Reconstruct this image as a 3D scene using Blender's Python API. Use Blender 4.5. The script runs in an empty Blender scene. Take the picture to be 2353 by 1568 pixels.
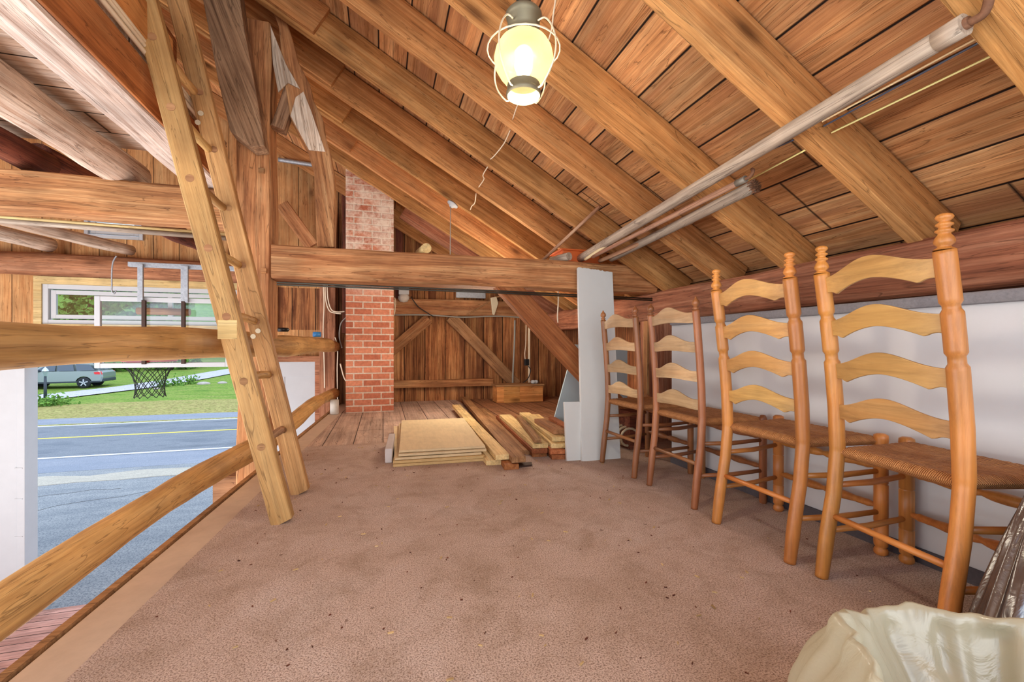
import bpy, math, random
from mathutils import Vector, Matrix
# ------------------------------------------------------------------ camera, sky, lights, exposure
F, CX, HY, H = 1000.0, 1176.5, 795.0, 0.82      # focal length (px), centre column, horizon row, eye height
PSI = math.radians(16.5)                         # yaw of the view away from the long axis of the loft
SN, CS = math.sin(PSI), math.cos(PSI)
scene = bpy.context.scene
C = scene.collection
cam = bpy.data.cameras.new('camera'); camo = bpy.data.objects.new('camera', cam); C.objects.link(camo)
cam.sensor_width = 36.0; cam.lens = 36.0*F/2353.0
cam.shift_y = (HY-784.0)/2353.0
cam.clip_start = 0.02; cam.clip_end = 400
camo.location = (0, 0, H); camo.rotation_euler = (math.radians(90), 0, -PSI)
scene.camera = camo
scene.view_settings.view_transform = 'Standard'; scene.view_settings.look = 'None'
scene.view_settings.gamma = 1; scene.view_settings.use_curve_mapping = False
scene.view_settings.exposure = 0.74
scene.cycles.max_bounces = 7; scene.cycles.diffuse_bounces = 4; scene.cycles.glossy_bounces = 3; scene.cycles.transmission_bounces = 4; scene.cycles.transparent_max_bounces = 8
scene.cycles.caustics_reflective = False; scene.cycles.caustics_refractive = False
world = bpy.data.worlds.new('sky'); scene.world = world; world.use_nodes = True
wn = world.node_tree.nodes; wl = world.node_tree.links
bg = wn['Background']
wtc = wn.new('ShaderNodeTexCoord'); wsep = wn.new('ShaderNodeSeparateXYZ'); wramp = wn.new('ShaderNodeValToRGB')
wl.new(wtc.outputs['Generated'], wsep.inputs[0]); wl.new(wsep.outputs['Z'], wramp.inputs[0])
wramp.color_ramp.elements[0].position = 0.0; wramp.color_ramp.elements[0].color = (0.86, 0.91, 1.0, 1)
wramp.color_ramp.elements[1].position = 0.6; wramp.color_ramp.elements[1].color = (0.62, 0.76, 1.0, 1)
wl.new(wramp.outputs[0], bg.inputs['Color']); bg.inputs['Strength'].default_value = 1.5

def lamp(name, kind, loc, power, color, size=0.1, sy=None, rot=None):
    l = bpy.data.lights.new(name, kind); l.energy = power; l.color = color
    if kind == 'AREA':
        l.shape = 'RECTANGLE'; l.size = size; l.size_y = sy or size
    elif kind == 'POINT': l.shadow_soft_size = size
    elif kind == 'SUN': l.angle = size
    o = bpy.data.objects.new(name, l); C.objects.link(o); o.location = loc
    if rot: o.rotation_euler = rot
    return o
lamp('sun_through_cloud', 'SUN', (0, 0, 20), 0.7, (1, .97, .92), size=0.5, rot=(math.radians(40), 0, math.radians(30)))
# fill light added behind the viewer to brighten the loft
lamp('rear_fill', 'AREA', (-.2, -2.4, 1.3), 34, (1, .96, .85), size=3.6, sy=2.2, rot=(math.radians(90), 0, 0))
# area light added below to send daylight up onto undersides over the bay
lamp('lower_bay_fill', 'AREA', (-2.9, 2.2, -2.0), 110, (.95, .97, 1), size=3.4, sy=4.5, rot=(math.radians(180), 0, 0))
# unseen area light added at the side to brighten rafter undersides
lamp('side_bay_fill', 'AREA', (-6.7, 1.0, -.6), 180, (1, .99, .97), size=3.4, sy=4.4, rot=(0, math.radians(-107), 0))
# unseen point lights added as fill for the back and open bays
lamp('back_bay_fill', 'POINT', (0.95, 4.5, 1.15), 34, (1, .88, .70), size=0.3)
lamp('open_bay_fill', 'POINT', (-5.4, 3.0, .6), 14, (1, .90, .76), size=0.4)
# ------------------------------------------------------------------ pixel -> point on a known plane
def ray(px, py):
    u = (px-CX)/F; v = (HY-py)/F
    return Vector((SN+u*CS, CS-u*SN, v))
E0 = Vector((0, 0, H))
def atx(px, py, x): d = ray(px, py); return E0+d*(x/d.x)
def aty(px, py, y): d = ray(px, py); return E0+d*(y/d.y)
def atz(px, py, z): d = ray(px, py); return E0+d*((z-H)/d.z)
RZ, RX, RT = 1.296, 2.25, 0.577      # underside of the rafters: z = RZ + RT*(RX-x)
def rz(x, off=0): return RZ+RT*(RX-x)+off
def atroof(px, py, off=0): d = ray(px, py); return E0+d*((RZ+off+RT*RX-H)/(d.z+RT*d.x))
def edge_x(y): return -.935+(y-1)*.0585
# ------------------------------------------------------------------ mesh builder
def world_of(o):
    return (world_of(o.parent)@o.matrix_parent_inverse if o.parent else Matrix.Identity(4))@o.matrix_basis
def attach(o, parent):
    o.parent = parent; o.matrix_parent_inverse = world_of(parent).inverted(); return o
class MB:
    def __init__(s): s.v = []; s.f = []; s.sm = []
    def add(s, vs, fs, smooth=False):
        n = len(s.v); s.v += [tuple(v) for v in vs]; s.f += [tuple(i+n for i in f) for f in fs]; s.sm += [smooth]*len(fs); return s
    def box(s, a, b, M=None):
        x0, y0, z0 = a; x1, y1, z1 = b
        vs = [Vector(p) for p in ((x0,y0,z0),(x1,y0,z0),(x1,y1,z0),(x0,y1,z0),(x0,y0,z1),(x1,y0,z1),(x1,y1,z1),(x0,y1,z1))]
        if M: vs = [M@v for v in vs]
        return s.add(vs, [(0,3,2,1),(4,5,6,7),(0,1,5,4),(1,2,6,5),(2,3,7,6),(3,0,4,7)])
    def prism(s, poly, d, M=None):           # poly: list of 3D points, d: extrusion vector
        n = len(poly); d = Vector(d); vs = [Vector(p) for p in poly]; vs += [v+d for v in vs]
        if M: vs = [M@v for v in vs]
        return s.add(vs, [tuple(range(n-1, -1, -1)), tuple(range(n, 2*n))]+[(i, (i+1) % n, (i+1) % n+n, i+n) for i in range(n)])
    def tube(s, pts, rad, seg=12, jit=0, rnd=None, flat=1.0, caps=True, smooth=True):
        pts = [Vector(p) for p in pts]; n = len(pts)
        if not hasattr(rad, '__len__'): rad = [rad]*n
        vs = []; prev = None
        for i, p in enumerate(pts):
            t = (pts[min(i+1, n-1)]-pts[max(i-1, 0)])
            if t.length < 1e-9: t = Vector((0, 0, 1))
            t.normalize()
            if prev is None:
                a = Vector((0, 0, 1)) if abs(t.z) < .9 else Vector((0, 1, 0))
            else: a = prev
            b = t.cross(a).normalized(); a = b.cross(t).normalized(); prev = a
            for k in range(seg):
                th = 2*math.pi*k/seg
                r = rad[i]*(1+(rnd.uniform(-jit, jit) if jit else 0))
                vs.append(p+a*math.cos(th)*r*flat+b*math.sin(th)*r)
        fs = [(i*seg+k, i*seg+(k+1) % seg, (i+1)*seg+(k+1) % seg, (i+1)*seg+k) for i in range(n-1) for k in range(seg)]
        s.add(vs, fs, smooth)
        if caps:
            m = len(s.v)-len(vs)
            s.f += [tuple(m+k for k in range(seg-1, -1, -1)), tuple(m+(n-1)*seg+k for k in range(seg))]; s.sm += [False]*2
        return s
    def lathe(s, prof, seg=24, M=None, smooth=True, caps=False):   # prof (r, z)
        vs = [Vector((r*math.cos(2*math.pi*k/seg), r*math.sin(2*math.pi*k/seg), z)) for r, z in prof for k in range(seg)]
        if M: vs = [M@v for v in vs]
        n = len(prof)
        fs = [(i*seg+k, i*seg+(k+1) % seg, (i+1)*seg+(k+1) % seg, (i+1)*seg+k) for i in range(n-1) for k in range(seg)]
        m = len(s.v)
        s.add(vs, fs, smooth)
        if caps: s.f += [tuple(m+k for k in range(seg-1, -1, -1)), tuple(m+(n-1)*seg+k for k in range(seg))]; s.sm += [False]*2
        return s
    def grid(s, nx, ny, fn, smooth=True):
        vs = [fn(i/nx, j/ny) for j in range(ny+1) for i in range(nx+1)]
        return s.add(vs, [(j*(nx+1)+i, j*(nx+1)+i+1, (j+1)*(nx+1)+i+1, (j+1)*(nx+1)+i) for j in range(ny) for i in range(nx)], smooth)
    def build(s, name, mat, parent=None, M=None, loc=None, bevel=0):
        me = bpy.data.meshes.new(name); me.from_pydata(s.v, [], s.f); me.validate()
        if len(me.polygons) == len(s.sm): me.polygons.foreach_set('use_smooth', s.sm)
        me.materials.append(mat); me.update()
        o = bpy.data.objects.new(name, me); C.objects.link(o)
        if M: o.matrix_basis = M
        if loc is not None: o.location = loc
        if parent: attach(o, parent)
        if bevel:
            b = o.modifiers.new('edge', 'BEVEL'); b.width = bevel; b.segments = 2; b.limit_method = 'ANGLE'
        return o
def tag(o, label, cat, group=None, kind=None):
    o['label'] = label; o['category'] = cat
    if group: o['group'] = group
    o['kind'] = kind or 'thing'
    return o
def struct(o, label=None):
    o['kind'] = 'structure'
    if label: o['label'] = label
    return o
def empty(name, loc, rz_=0):
    o = bpy.data.objects.new(name, None); C.objects.link(o); o.location = loc; o.rotation_euler = (0, 0, rz_); o.empty_display_size = .1
    return o
def copy_tree(o, parent=None):
    c = o.copy(); C.objects.link(c); c.parent = parent
    for ch in [k for k in bpy.data.objects if k.parent == o and k != c]: copy_tree(ch, c)
    return c
# ------------------------------------------------------------------ materials
class NT:
    def __init__(s, name):
        s.m = bpy.data.materials.new(name); s.m.use_nodes = True; s.t = s.m.node_tree; s.n = s.t.nodes
        s.b = s.n['Principled BSDF']; s.out = s.n['Material Output']
    def node(s, kind, **kw):
        n = s.n.new(kind)
        for k, v in kw.items():
            if k in n.inputs: s.put(n.inputs[k], v)
            else: setattr(n, k, v)
        return n
    def put(s, sock, v):
        if hasattr(v, 'bl_rna') and v.bl_rna.identifier.startswith('NodeSocket') or isinstance(v, bpy.types.NodeSocket): s.t.links.new(v, sock)
        else: sock.default_value = v
    def math(s, op, a, b=0.0, c=None, clamp=False):
        n = s.n.new('ShaderNodeMath'); n.operation = op; n.use_clamp = clamp
        s.put(n.inputs[0], a); s.put(n.inputs[1], b)
        if c is not None: s.put(n.inputs[2], c)
        return n.outputs[0]
    def vmath(s, op, a, b):
        n = s.n.new('ShaderNodeVectorMath'); n.operation = op; s.put(n.inputs[0], a); s.put(n.inputs[1], b); return n.outputs[0]
    def noise(s, vec, scale, detail=5, rough=.6, dist=0.0):
        n = s.n.new('ShaderNodeTexNoise'); s.put(n.inputs['Vector'], vec); n.inputs['Scale'].default_value = scale
        n.inputs['Detail'].default_value = detail; n.inputs['Roughness'].default_value = rough; n.inputs['Distortion'].default_value = dist
        return n.outputs[0]
    def ramp(s, fac, stops):
        n = s.n.new('ShaderNodeValToRGB'); s.put(n.inputs[0], fac); e = n.color_ramp.elements
        while len(e) < len(stops): e.new(.5)
        for el, (p, c) in zip(e, stops):
            el.position = p; el.color = (c, c, c, 1) if not hasattr(c, '__len__') else (*c, 1)
        return n.outputs[0]
    def mix(s, fac, a, b, mode='MIX'):
        n = s.n.new('ShaderNodeMix'); n.data_type = 'RGBA'; n.blend_type = mode
        s.put(n.inputs[0], fac)
        for i, v in ((6, a), (7, b)): s.put(n.inputs[i], v if isinstance(v, bpy.types.NodeSocket) else (*v, 1))
        return n.outputs[2]
    def bump(s, h, strength=.4, dist=.01):
        n = s.n.new('ShaderNodeBump'); s.put(n.inputs['Height'], h); n.inputs['Strength'].default_value = strength; n.inputs['Distance'].default_value = dist
        s.t.links.new(n.outputs[0], s.b.inputs['Normal'])
    def fin(s, col=None, rough=.7, spec=.3, metal=0.0):
        if col is not None: s.put(s.b.inputs['Base Color'], col if isinstance(col, bpy.types.NodeSocket) else (*col, 1))
        s.put(s.b.inputs['Roughness'], rough); s.b.inputs['Specular IOR Level'].default_value = spec; s.b.inputs['Metallic'].default_value = metal
        return s.m
def srgb(r, g, b):
    f = lambda c: (c/255/12.92) if c/255 <= .04045 else ((c/255+.055)/1.055)**2.4
    return (f(r), f(g), f(b))
def plain(name, col, rough=.6, metal=0.0, spec=.4, var=.12, scale=14, bump=.1):
    t = NT(name); tc = t.node('ShaderNodeTexCoord').outputs['Object']
    n = t.noise(tc, scale, 6, .65)
    if bump: t.bump(n, bump, .004)
    return t.fin(t.mix(1.0, tuple(col), t.ramp(n, [(.3, 1-var), (.7, 1.0)]), 'MULTIPLY'), rough, spec, metal)
def wood_core(t, vec, light, mid, dark, knots=.5, contrast=1.0, cracks=True):
    """vec: grain along x"""
    g = t.vmath('MULTIPLY', vec, (.5, 9.0, 9.0)); fine = t.vmath('MULTIPLY', vec, (1.6, 80.0, 80.0))
    n1 = t.noise(g, 1.6, 8, .68, .9); n2 = t.noise(fine, 1.0, 5, .7, .3); n3 = t.noise(vec, 2.6, 4, .6)
    lo, hi = .5-.22/contrast, .5+.2/contrast
    col = t.ramp(n1, [(lo, dark), (.47, mid), (hi, light)])
    col = t.mix(t.ramp(n2, [(.35, .55*contrast if contrast < 1.6 else .8), (.62, 0.0)]), col, dark)
    blot = t.ramp(n3, [(.38, .78), (.62, 1.08)])
    col = t.mix(1.0, col, blot, 'MULTIPLY')
    md = t.noise(t.vmath('MULTIPLY', vec, (.8, 26.0, 26.0)), 1.0, 6, .78, .4)
    col = t.mix(1.0, col, t.ramp(md, [(.36, .76), (.5, .98), (.64, 1.10)]), 'MULTIPLY')
    if knots:
        kv = t.vmath('MULTIPLY', vec, (1.6, 4.5, 4.5))
        vo = t.n.new('ShaderNodeTexVoronoi'); vo.feature = 'F1'; t.put(vo.inputs['Vector'], t.vmath('ADD', kv, (3.3, 7.1, 1.7))); vo.inputs['Scale'].default_value = 1.0
        k = t.ramp(vo.outputs['Distance'], [(.04, knots), (.13, knots*.35), (.2, 0.0)])
        col = t.mix(k, col, tuple(c*.28 for c in dark))
    # long drying cracks
    ck = t.noise(t.vmath('MULTIPLY', vec, (.9, 16, 16)), 1.0, 3, .5, 1.6)
    cr = t.ramp(t.math('ABSOLUTE', t.math('SUBTRACT', ck, .5)), [(.0, .55 if cracks else 0.0), (.012, 0.0)])
    col = t.mix(cr, col, tuple(c*.25 for c in dark))
    h = t.math('ADD', t.math('MULTIPLY', n1, .6), t.math('MULTIPLY', n2, .5))
    h = t.math('SUBTRACT', h, t.math('MULTIPLY', cr, .6))
    return col, h
def wood(name, light, mid, dark, knots=.5, contrast=1.0, rough=.75, bump=.5, spec=.25, axis='x', cracks=True):
    t = NT(name); tc = t.node('ShaderNodeTexCoord').outputs['Object']
    if axis != 'x':
        sq = t.n.new('ShaderNodeSeparateXYZ'); t.put(sq.inputs[0], tc); cq = t.n.new('ShaderNodeCombineXYZ')
        for i, j in enumerate({'z': (2, 0, 1), 'y': (1, 2, 0)}[axis]): t.put(cq.inputs[i], sq.outputs[j])
        tc = cq.outputs[0]
    oi = t.node('ShaderNodeObjectInfo').outputs['Random']
    off = t.n.new('ShaderNodeCombineXYZ')
    for i, k in enumerate((37., 11., 23.)): t.put(off.inputs[i], t.math('MULTIPLY', oi, k))
    col, h = wood_core(t, t.vmath('ADD', tc, off.outputs[0]), light, mid, dark, knots, contrast, cracks)
    hs = t.n.new('ShaderNodeHueSaturation'); t.put(hs.inputs['Color'], col); t.put(hs.inputs['Value'], t.math('ADD', t.math('MULTIPLY', oi, .3), .86))
    t.put(hs.inputs['Hue'], t.math('ADD', t.math('MULTIPLY', t.math('FRACT', t.math('MULTIPLY', oi, 7.7)), .012), .494))
    t.bump(h, bump, .006)
    return t.fin(hs.outputs[0], rough, spec)
def planks(name, light, mid, dark, width, axis_len='x', axis_wid='y', knots=.5, contrast=1.0, gap=.012, tint=.35, shift=0.0, rough=.8, bump=.6, ends=0.0, gapcol=(.012, .006, .004), stain=None):
    t = NT(name); tc = t.node('ShaderNodeTexCoord').outputs['Object']
    sp = t.n.new('ShaderNodeSeparateXYZ'); t.put(sp.inputs[0], tc); ax = {'x': 0, 'y': 1, 'z': 2}
    L = sp.outputs[ax[axis_len]]; W = sp.outputs[ax[axis_wid]]
    other = [a for a in 'xyz' if a not in (axis_len, axis_wid)][0]; O = sp.outputs[ax[other]]
    w = t.math('ADD', t.math('DIVIDE', W, width), shift)
    # plank edges wander a little
    idx = t.math('FLOOR', w); fr = t.math('SUBTRACT', w, idx)
    wn_ = t.n.new('ShaderNodeTexWhiteNoise'); wn_.noise_dimensions = '1D'; t.put(wn_.inputs['W'], idx); rnd = wn_.outputs[0]
    cb = t.n.new('ShaderNodeCombineXYZ')
    t.put(cb.inputs[0], t.math('ADD', L, t.math('MULTIPLY', rnd, 31.)))
    t.put(cb.inputs[1], t.math('ADD', W, t.math('MULTIPLY', rnd, 13.)))
    t.put(cb.inputs[2], t.math('ADD', O, t.math('MULTIPLY', rnd, 7.)))
    col, h = wood_core(t, cb.outputs[0], light, mid, dark, knots, contrast)
    hs = t.n.new('ShaderNodeHueSaturation'); t.put(hs.inputs['Color'], col)
    t.put(hs.inputs['Value'], t.math('ADD', t.math('MULTIPLY', rnd, tint*2), 1-tint))
    col = hs.outputs[0]
    if stain:
        sn = t.noise(t.vmath('MULTIPLY', cb.outputs[0], (.5, 5, 5)), 1.3, 4, .6)
        col = t.mix(t.ramp(sn, [(.5, 0.0), (.64, .75)]), col, stain)
    g = t.math('ABSOLUTE', t.math('SUBTRACT', fr, .5))
    gm = t.ramp(g, [(.5-gap*1.6, 0.0), (.5-gap*.6, 1.0)])
    if ends:
        l2 = t.math('ADD', t.math('DIVIDE', L, ends), t.math('MULTIPLY', rnd, 5.3))
        e = t.math('ABSOLUTE', t.math('SUBTRACT', t.math('FRACT', l2), .5))
        gm2 = t.ramp(e, [(.5-.006/ends, 0.0), (.5-.002/ends, 1.0)])
        gm = t.math('MAXIMUM', gm, gm2)
    col = t.mix(gm, col, gapcol)
    t.bump(t.math('SUBTRACT', h, t.math('MULTIPLY', gm, 1.5)), bump, .008)
    return t.fin(col, rough, .2)
# colours
O_L, O_M, O_D = srgb(226, 176, 122), srgb(206, 142, 86), srgb(150, 84, 42)
M = {}
M['rafter'] = wood('golden_sawn_rafter_wood', srgb(218, 168, 110), srgb(198, 140, 84), srgb(148, 92, 46), .8, 1.05)
M['old'] = wood('old_hewn_timber', srgb(214, 168, 116), srgb(192, 136, 86), srgb(130, 80, 46), .6, 1.2, bump=.7)
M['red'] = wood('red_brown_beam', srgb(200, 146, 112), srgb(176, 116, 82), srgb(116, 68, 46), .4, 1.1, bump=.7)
M['grey'] = wood('weathered_grey_brown_timber', srgb(200, 162, 128), srgb(174, 134, 102), srgb(108, 74, 54), .4, 1.2, bump=.8)
M['ladder'] = wood('ladder_wood', srgb(212, 174, 118), srgb(190, 146, 92), srgb(142, 96, 54), .3, .8, rough=.6)
M['log'] = wood('peeled_log', srgb(222, 184, 124), srgb(204, 160, 100), srgb(158, 110, 62), .7, .8, rough=.55, bump=.35)
M['palelog'] = wood('pale_barkless_log', srgb(242, 232, 216), srgb(224, 204, 182), srgb(158, 120, 90), .4, 1.1, bump=.9)
M['whitelog'] = wood('daylight_paled_joist', srgb(242, 230, 218), srgb(224, 204, 188), srgb(160, 120, 94), .4, 1.0)  # daylight on the loft edge beam's underside is put into this pale colour
M['brownlog'] = wood('dark_bark_log', srgb(150, 92, 66), srgb(116, 62, 44), srgb(60, 30, 22), .4, 1.3, bump=.9)
M['pine'] = wood('new_pine_board', srgb(236, 212, 160), srgb(224, 194, 136), srgb(196, 154, 98), .5, .7)
M['pinebrown'] = wood('aged_pine_board', srgb(196, 152, 108), srgb(170, 124, 84), srgb(120, 78, 50), .4, .9)
M['pinered'] = wood('reddish_lumber', srgb(196, 132, 84), srgb(172, 104, 60), srgb(116, 62, 34), .3, .9)
M['boxpine'] = wood('orange_pine_box', srgb(226, 172, 106), srgb(210, 148, 82), srgb(164, 98, 48), .9, .8)
M['chairyellow'] = wood('honey_maple', srgb(212, 150, 80), srgb(198, 128, 62), srgb(166, 92, 38), 0, .6, rough=.38, bump=.08, spec=.5, cracks=False)
M['chairyellow_z'] = wood('honey_maple_upright', srgb(212, 150, 80), srgb(198, 128, 62), srgb(166, 92, 38), 0, .6, rough=.38, bump=.08, spec=.5, cracks=False, axis='z')
M['chairbrown'] = wood('brown_maple', srgb(176, 122, 76), srgb(152, 96, 56), srgb(108, 62, 34), 0, .7, rough=.4, bump=.08, spec=.5, cracks=False)
M['chairbrown_z'] = wood('brown_maple_upright', srgb(176, 122, 76), srgb(152, 96, 56), srgb(108, 62, 34), 0, .7, rough=.4, bump=.08, spec=.5, cracks=False, axis='z')
M['slatpale'] = wood('pale_slat', srgb(208, 184, 148), srgb(190, 158, 116), srgb(156, 114, 74), 0, .6, rough=.42, bump=.08, spec=.5, cracks=False, axis='y')
M['slatyellow'] = wood('honey_slat', srgb(206, 168, 110), srgb(190, 146, 86), srgb(160, 112, 58), 0, .6, rough=.36, bump=.08, spec=.5, cracks=False, axis='y')
M['pole'] = wood('weathered_pole', srgb(206, 192, 172), srgb(178, 160, 140), srgb(126, 108, 94), .2, .9, rough=.6)
M['polepink'] = wood('pinkish_pole', srgb(214, 178, 146), srgb(190, 142, 112), srgb(150, 98, 76), .2, .9, rough=.5)
M['bark'] = wood('tree_bark', srgb(120, 100, 80), srgb(90, 74, 60), srgb(50, 40, 32), 0, 1)
M['roof'] = planks('roof_sheathing', srgb(232, 186, 132), srgb(212, 152, 98), srgb(156, 98, 56), .215, 'y', 'x', .55, 1.1, gap=.02, tint=.16, ends=2.3, stain=srgb(164, 112, 76))
M['loftboards'] = planks('pale_loft_boards', srgb(240, 226, 210), srgb(226, 200, 176), srgb(176, 132, 100), .24, 'x', 'y', .3, .9, gap=.016, tint=.1, ends=2.6)
M['wall'] = planks('vertical_barn_boards', srgb(216, 158, 102), srgb(188, 124, 76), srgb(108, 62, 36), .3, 'z', 'x', .7, 1.5, gap=.014, tint=.2, stain=srgb(96, 54, 34))
M['wallpale'] = planks('pale_pine_wall_boards', srgb(222, 180, 126), srgb(206, 152, 98), srgb(164, 104, 60), .28, 'z', 'x', .8, .9, gap=.01, tint=.1)
M['backfloor'] = planks('dusty_floor_planks', srgb(224, 200, 184), srgb(208, 180, 162), srgb(172, 140, 122), .24, 'y', 'x', .15, .7, gap=.012, tint=.08, ends=2.1, bump=.3)
M['brownfloor'] = planks('brown_floor_planks', srgb(200, 152, 116), srgb(176, 126, 92), srgb(128, 84, 58), .26, 'y', 'x', .2, .9, gap=.012, tint=.1)
M['decklow'] = planks('lower_deck', srgb(224, 180, 164), srgb(202, 150, 132), srgb(150, 100, 84), .14, 'x', 'y', .1, .7, gap=.03, tint=.08)
def m_brick():
    t = NT('old_brick'); tc = t.node('ShaderNodeTexCoord').outputs['Object']
    sp = t.n.new('ShaderNodeSeparateXYZ'); t.put(sp.inputs[0], tc); cb = t.n.new('ShaderNodeCombineXYZ')
    t.put(cb.inputs[0], t.math('ADD', t.math('ADD', sp.outputs[0], sp.outputs[1]), .06)); t.put(cb.inputs[1], sp.outputs[2])
    b = t.n.new('ShaderNodeTexBrick'); t.put(b.inputs['Vector'], cb.outputs[0])
    b.inputs['Scale'].default_value = 1; b.inputs['Brick Width'].default_value = .215; b.inputs['Row Height'].default_value = .080
    b.inputs['Mortar Size'].default_value = .009; b.inputs['Mortar Smooth'].default_value = .25; b.inputs['Bias'].default_value = -.1
    b.inputs['Color1'].default_value = (*srgb(204, 130, 98), 1); b.inputs['Color2'].default_value = (*srgb(172, 96, 70), 1); b.inputs['Mortar'].default_value = (*srgb(206, 182, 160), 1)
    n = t.noise(tc, 30, 8, .7); n2 = t.noise(tc, 5, 5, .65)
    col = t.mix(1.0, b.outputs['Color'], t.ramp(n, [(.3, .68), (.7, 1.12)]), 'MULTIPLY')
    up = t.ramp(t.math('DIVIDE', sp.outputs[2], 4.0), [(.34, 0.0), (.44, .9)])   # lime bloom on the upper courses
    bloom = t.math('MULTIPLY', up, t.ramp(t.math('ADD', t.math('MULTIPLY', n2, .7), t.math('MULTIPLY', n, .3)), [(.42, 0.0), (.6, 1.0)]))
    col = t.mix(bloom, col, srgb(222, 204, 184))
    t.bump(t.math('SUBTRACT', t.math('MULTIPLY', n, .4), b.outputs['Fac']), .7, .008)
    return t.fin(col, .9, .15)
M['brick'] = m_brick()
def m_carpet():
    t = NT('dusty_rose_carpet'); tc = t.node('ShaderNodeTexCoord').outputs['Object']
    a = t.noise(tc, 210, 3, .8); b = t.noise(tc, 1.3, 7, .68, .4); c = t.noise(tc, 75, 5, .8); d = t.noise(tc, 5, 6, .75, .5)
    col = t.ramp(b, [(.3, srgb(196, 170, 152)), (.5, srgb(218, 193, 178)), (.7, srgb(230, 212, 202))])
    col = t.mix(t.ramp(d, [(.34, .55), (.54, 0.0)]), col, srgb(168, 142, 120))
    col = t.mix(t.ramp(a, [(.40, .85), (.54, 0.0)]), col, srgb(124, 96, 80))
    col = t.mix(t.ramp(c, [(.54, 0.0), (.72, .5)]), col, srgb(226, 198, 178))
    col = t.mix(t.ramp(t.noise(tc, 22, 3, .5), [(.71, 0.0), (.75, .6)]), col, srgb(92, 60, 44))
    t.bump(t.math('ADD', t.math('MULTIPLY', a, .7), t.math('MULTIPLY', c, .6)), .9, .007)
    return t.fin(col, .95, .1)
M['carpet'] = m_carpet()
def m_ground(name, cols, scale, sp=200, dark=(.1,.1,.1), bump=.3):
    t = NT(name); tc = t.node('ShaderNodeTexCoord').outputs['Object']
    n = t.noise(t.vmath('MULTIPLY', tc, (1, 3.0, 1)), scale, 7, .7); f = t.noise(tc, sp, 3, .8)
    k = len(cols); col = t.ramp(n, [(.32+.36*i/(k-1), c) for i, c in enumerate(cols)])
    col = t.mix(t.ramp(f, [(.38, .7), (.55, 0.0)]), col, dark)
    t.bump(f, bump, .02)
    return t.fin(col, .95, .1)
M['asphalt'] = m_ground('parking_asphalt', [srgb(132, 136, 138), srgb(160, 162, 160)], .8, 40, srgb(76, 84, 96))
M['road'] = m_ground('road_asphalt', [srgb(92, 98, 104), srgb(132, 136, 140), srgb(106, 112, 118)], .35, 60, srgb(74, 84, 98))
M['shoulder'] = m_ground('grey_shoulder', [srgb(128, 136, 148), srgb(148, 152, 160)], .5, 50, srgb(100, 106, 116))
M['sandpatch'] = m_ground('sandy_patch', [srgb(168, 162, 148), srgb(186, 178, 162)], 2, 40, srgb(140, 138, 130))
M['gravel'] = m_ground('gravel_drive', [srgb(168, 168, 178), srgb(200, 200, 206)], 1.5, 18, srgb(120, 120, 128))
M['grass'] = m_ground('lawn', [srgb(88, 122, 44), srgb(122, 146, 62), srgb(146, 148, 84)], .5, 9, srgb(60, 92, 34), .8)
M['drygrass'] = m_ground('dry_verge_grass', [srgb(122, 130, 62), srgb(166, 156, 100), srgb(108, 132, 52)], 1.6, 7, srgb(92, 78, 44), .8)
M['leaf'] = m_ground('leaf_green', [srgb(60, 104, 40), srgb(104, 146, 62), srgb(136, 166, 84)], 2, 12, srgb(40, 70, 34), 0)
M['yellowpaint'] = plain('yellow_road_paint', srgb(226, 206, 84), .8)
M['whitepaint'] = plain('white_road_paint', srgb(226, 230, 234), .8)
M['white'] = plain('white_painted_wood', srgb(188, 190, 192), .55, var=.06, scale=6)
M['panelwhite'] = plain('white_wall_panel', srgb(212, 214, 216), .5, var=.05, scale=4, bump=.05)
M['foam'] = plain('white_foam_board', srgb(206, 208, 206), .7, var=.04, scale=8, bump=.1)
M['bluefoam'] = plain('pale_blue_foam_board', srgb(176, 194, 200), .7, var=.04, scale=8, bump=.1)
M['greytrim'] = plain('grey_carpet_strip', srgb(146, 144, 148), .95, var=.25, scale=90, bump=.6)
M['darkbase'] = plain('dark_grey_cove_base', srgb(92, 88, 94), .9, var=.3, scale=80, bump=.5)
M['galv'] = plain('galvanised_steel', srgb(176, 180, 186), .45, .6, var=.35, scale=60, bump=.4)
M['bracket'] = plain('dark_iron', srgb(64, 44, 36), .6, .3)
M['rod'] = plain('dark_steel_rod', srgb(70, 66, 58), .45, .7)
M['rust'] = plain('rusty_iron', srgb(138, 96, 70), .8, .2, var=.4, scale=60, bump=.5)
M['collar'] = plain('dull_zinc', srgb(150, 142, 130), .55, .4, var=.3)
M['lampmetal'] = plain('aged_grey_brass', srgb(122, 114, 92), .5, .5)
M['lampdark'] = plain('dark_lamp_fitting', srgb(60, 64, 54), .5, .5)
M['cage'] = plain('pale_cage_wire', srgb(214, 200, 170), .4, .3, var=.05)
M['cable'] = plain('white_cable', srgb(232, 214, 186), .5, var=.08)
M['cablegrey'] = plain('grey_cable', srgb(150, 148, 140), .5, var=.1)
M['cableblack'] = plain('black_cable', srgb(34, 30, 28), .5)
M['black'] = plain('black_plastic', srgb(26, 26, 28), .4)
M['net'] = plain('black_net_cord', srgb(30, 38, 34), .8)
M['redrim'] = plain('red_rim_paint', srgb(196, 50, 56), .45)
M['yellowstrip'] = plain('pale_yellow_strip', srgb(238, 226, 150), .5, var=.05)
M['creamstrip'] = plain('cream_strip', srgb(236, 214, 170), .5, var=.05)
M['bluestrip'] = plain('blue_grey_strip', srgb(78, 88, 110), .5)
M['orange'] = plain('orange_plastic', srgb(216, 106, 50), .45)
M['pvc'] = plain('dirty_white_pipe', srgb(206, 198, 188), .5, var=.2)
M['bluecap'] = plain('blue_cap_plastic', srgb(60, 130, 190), .4)
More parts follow.
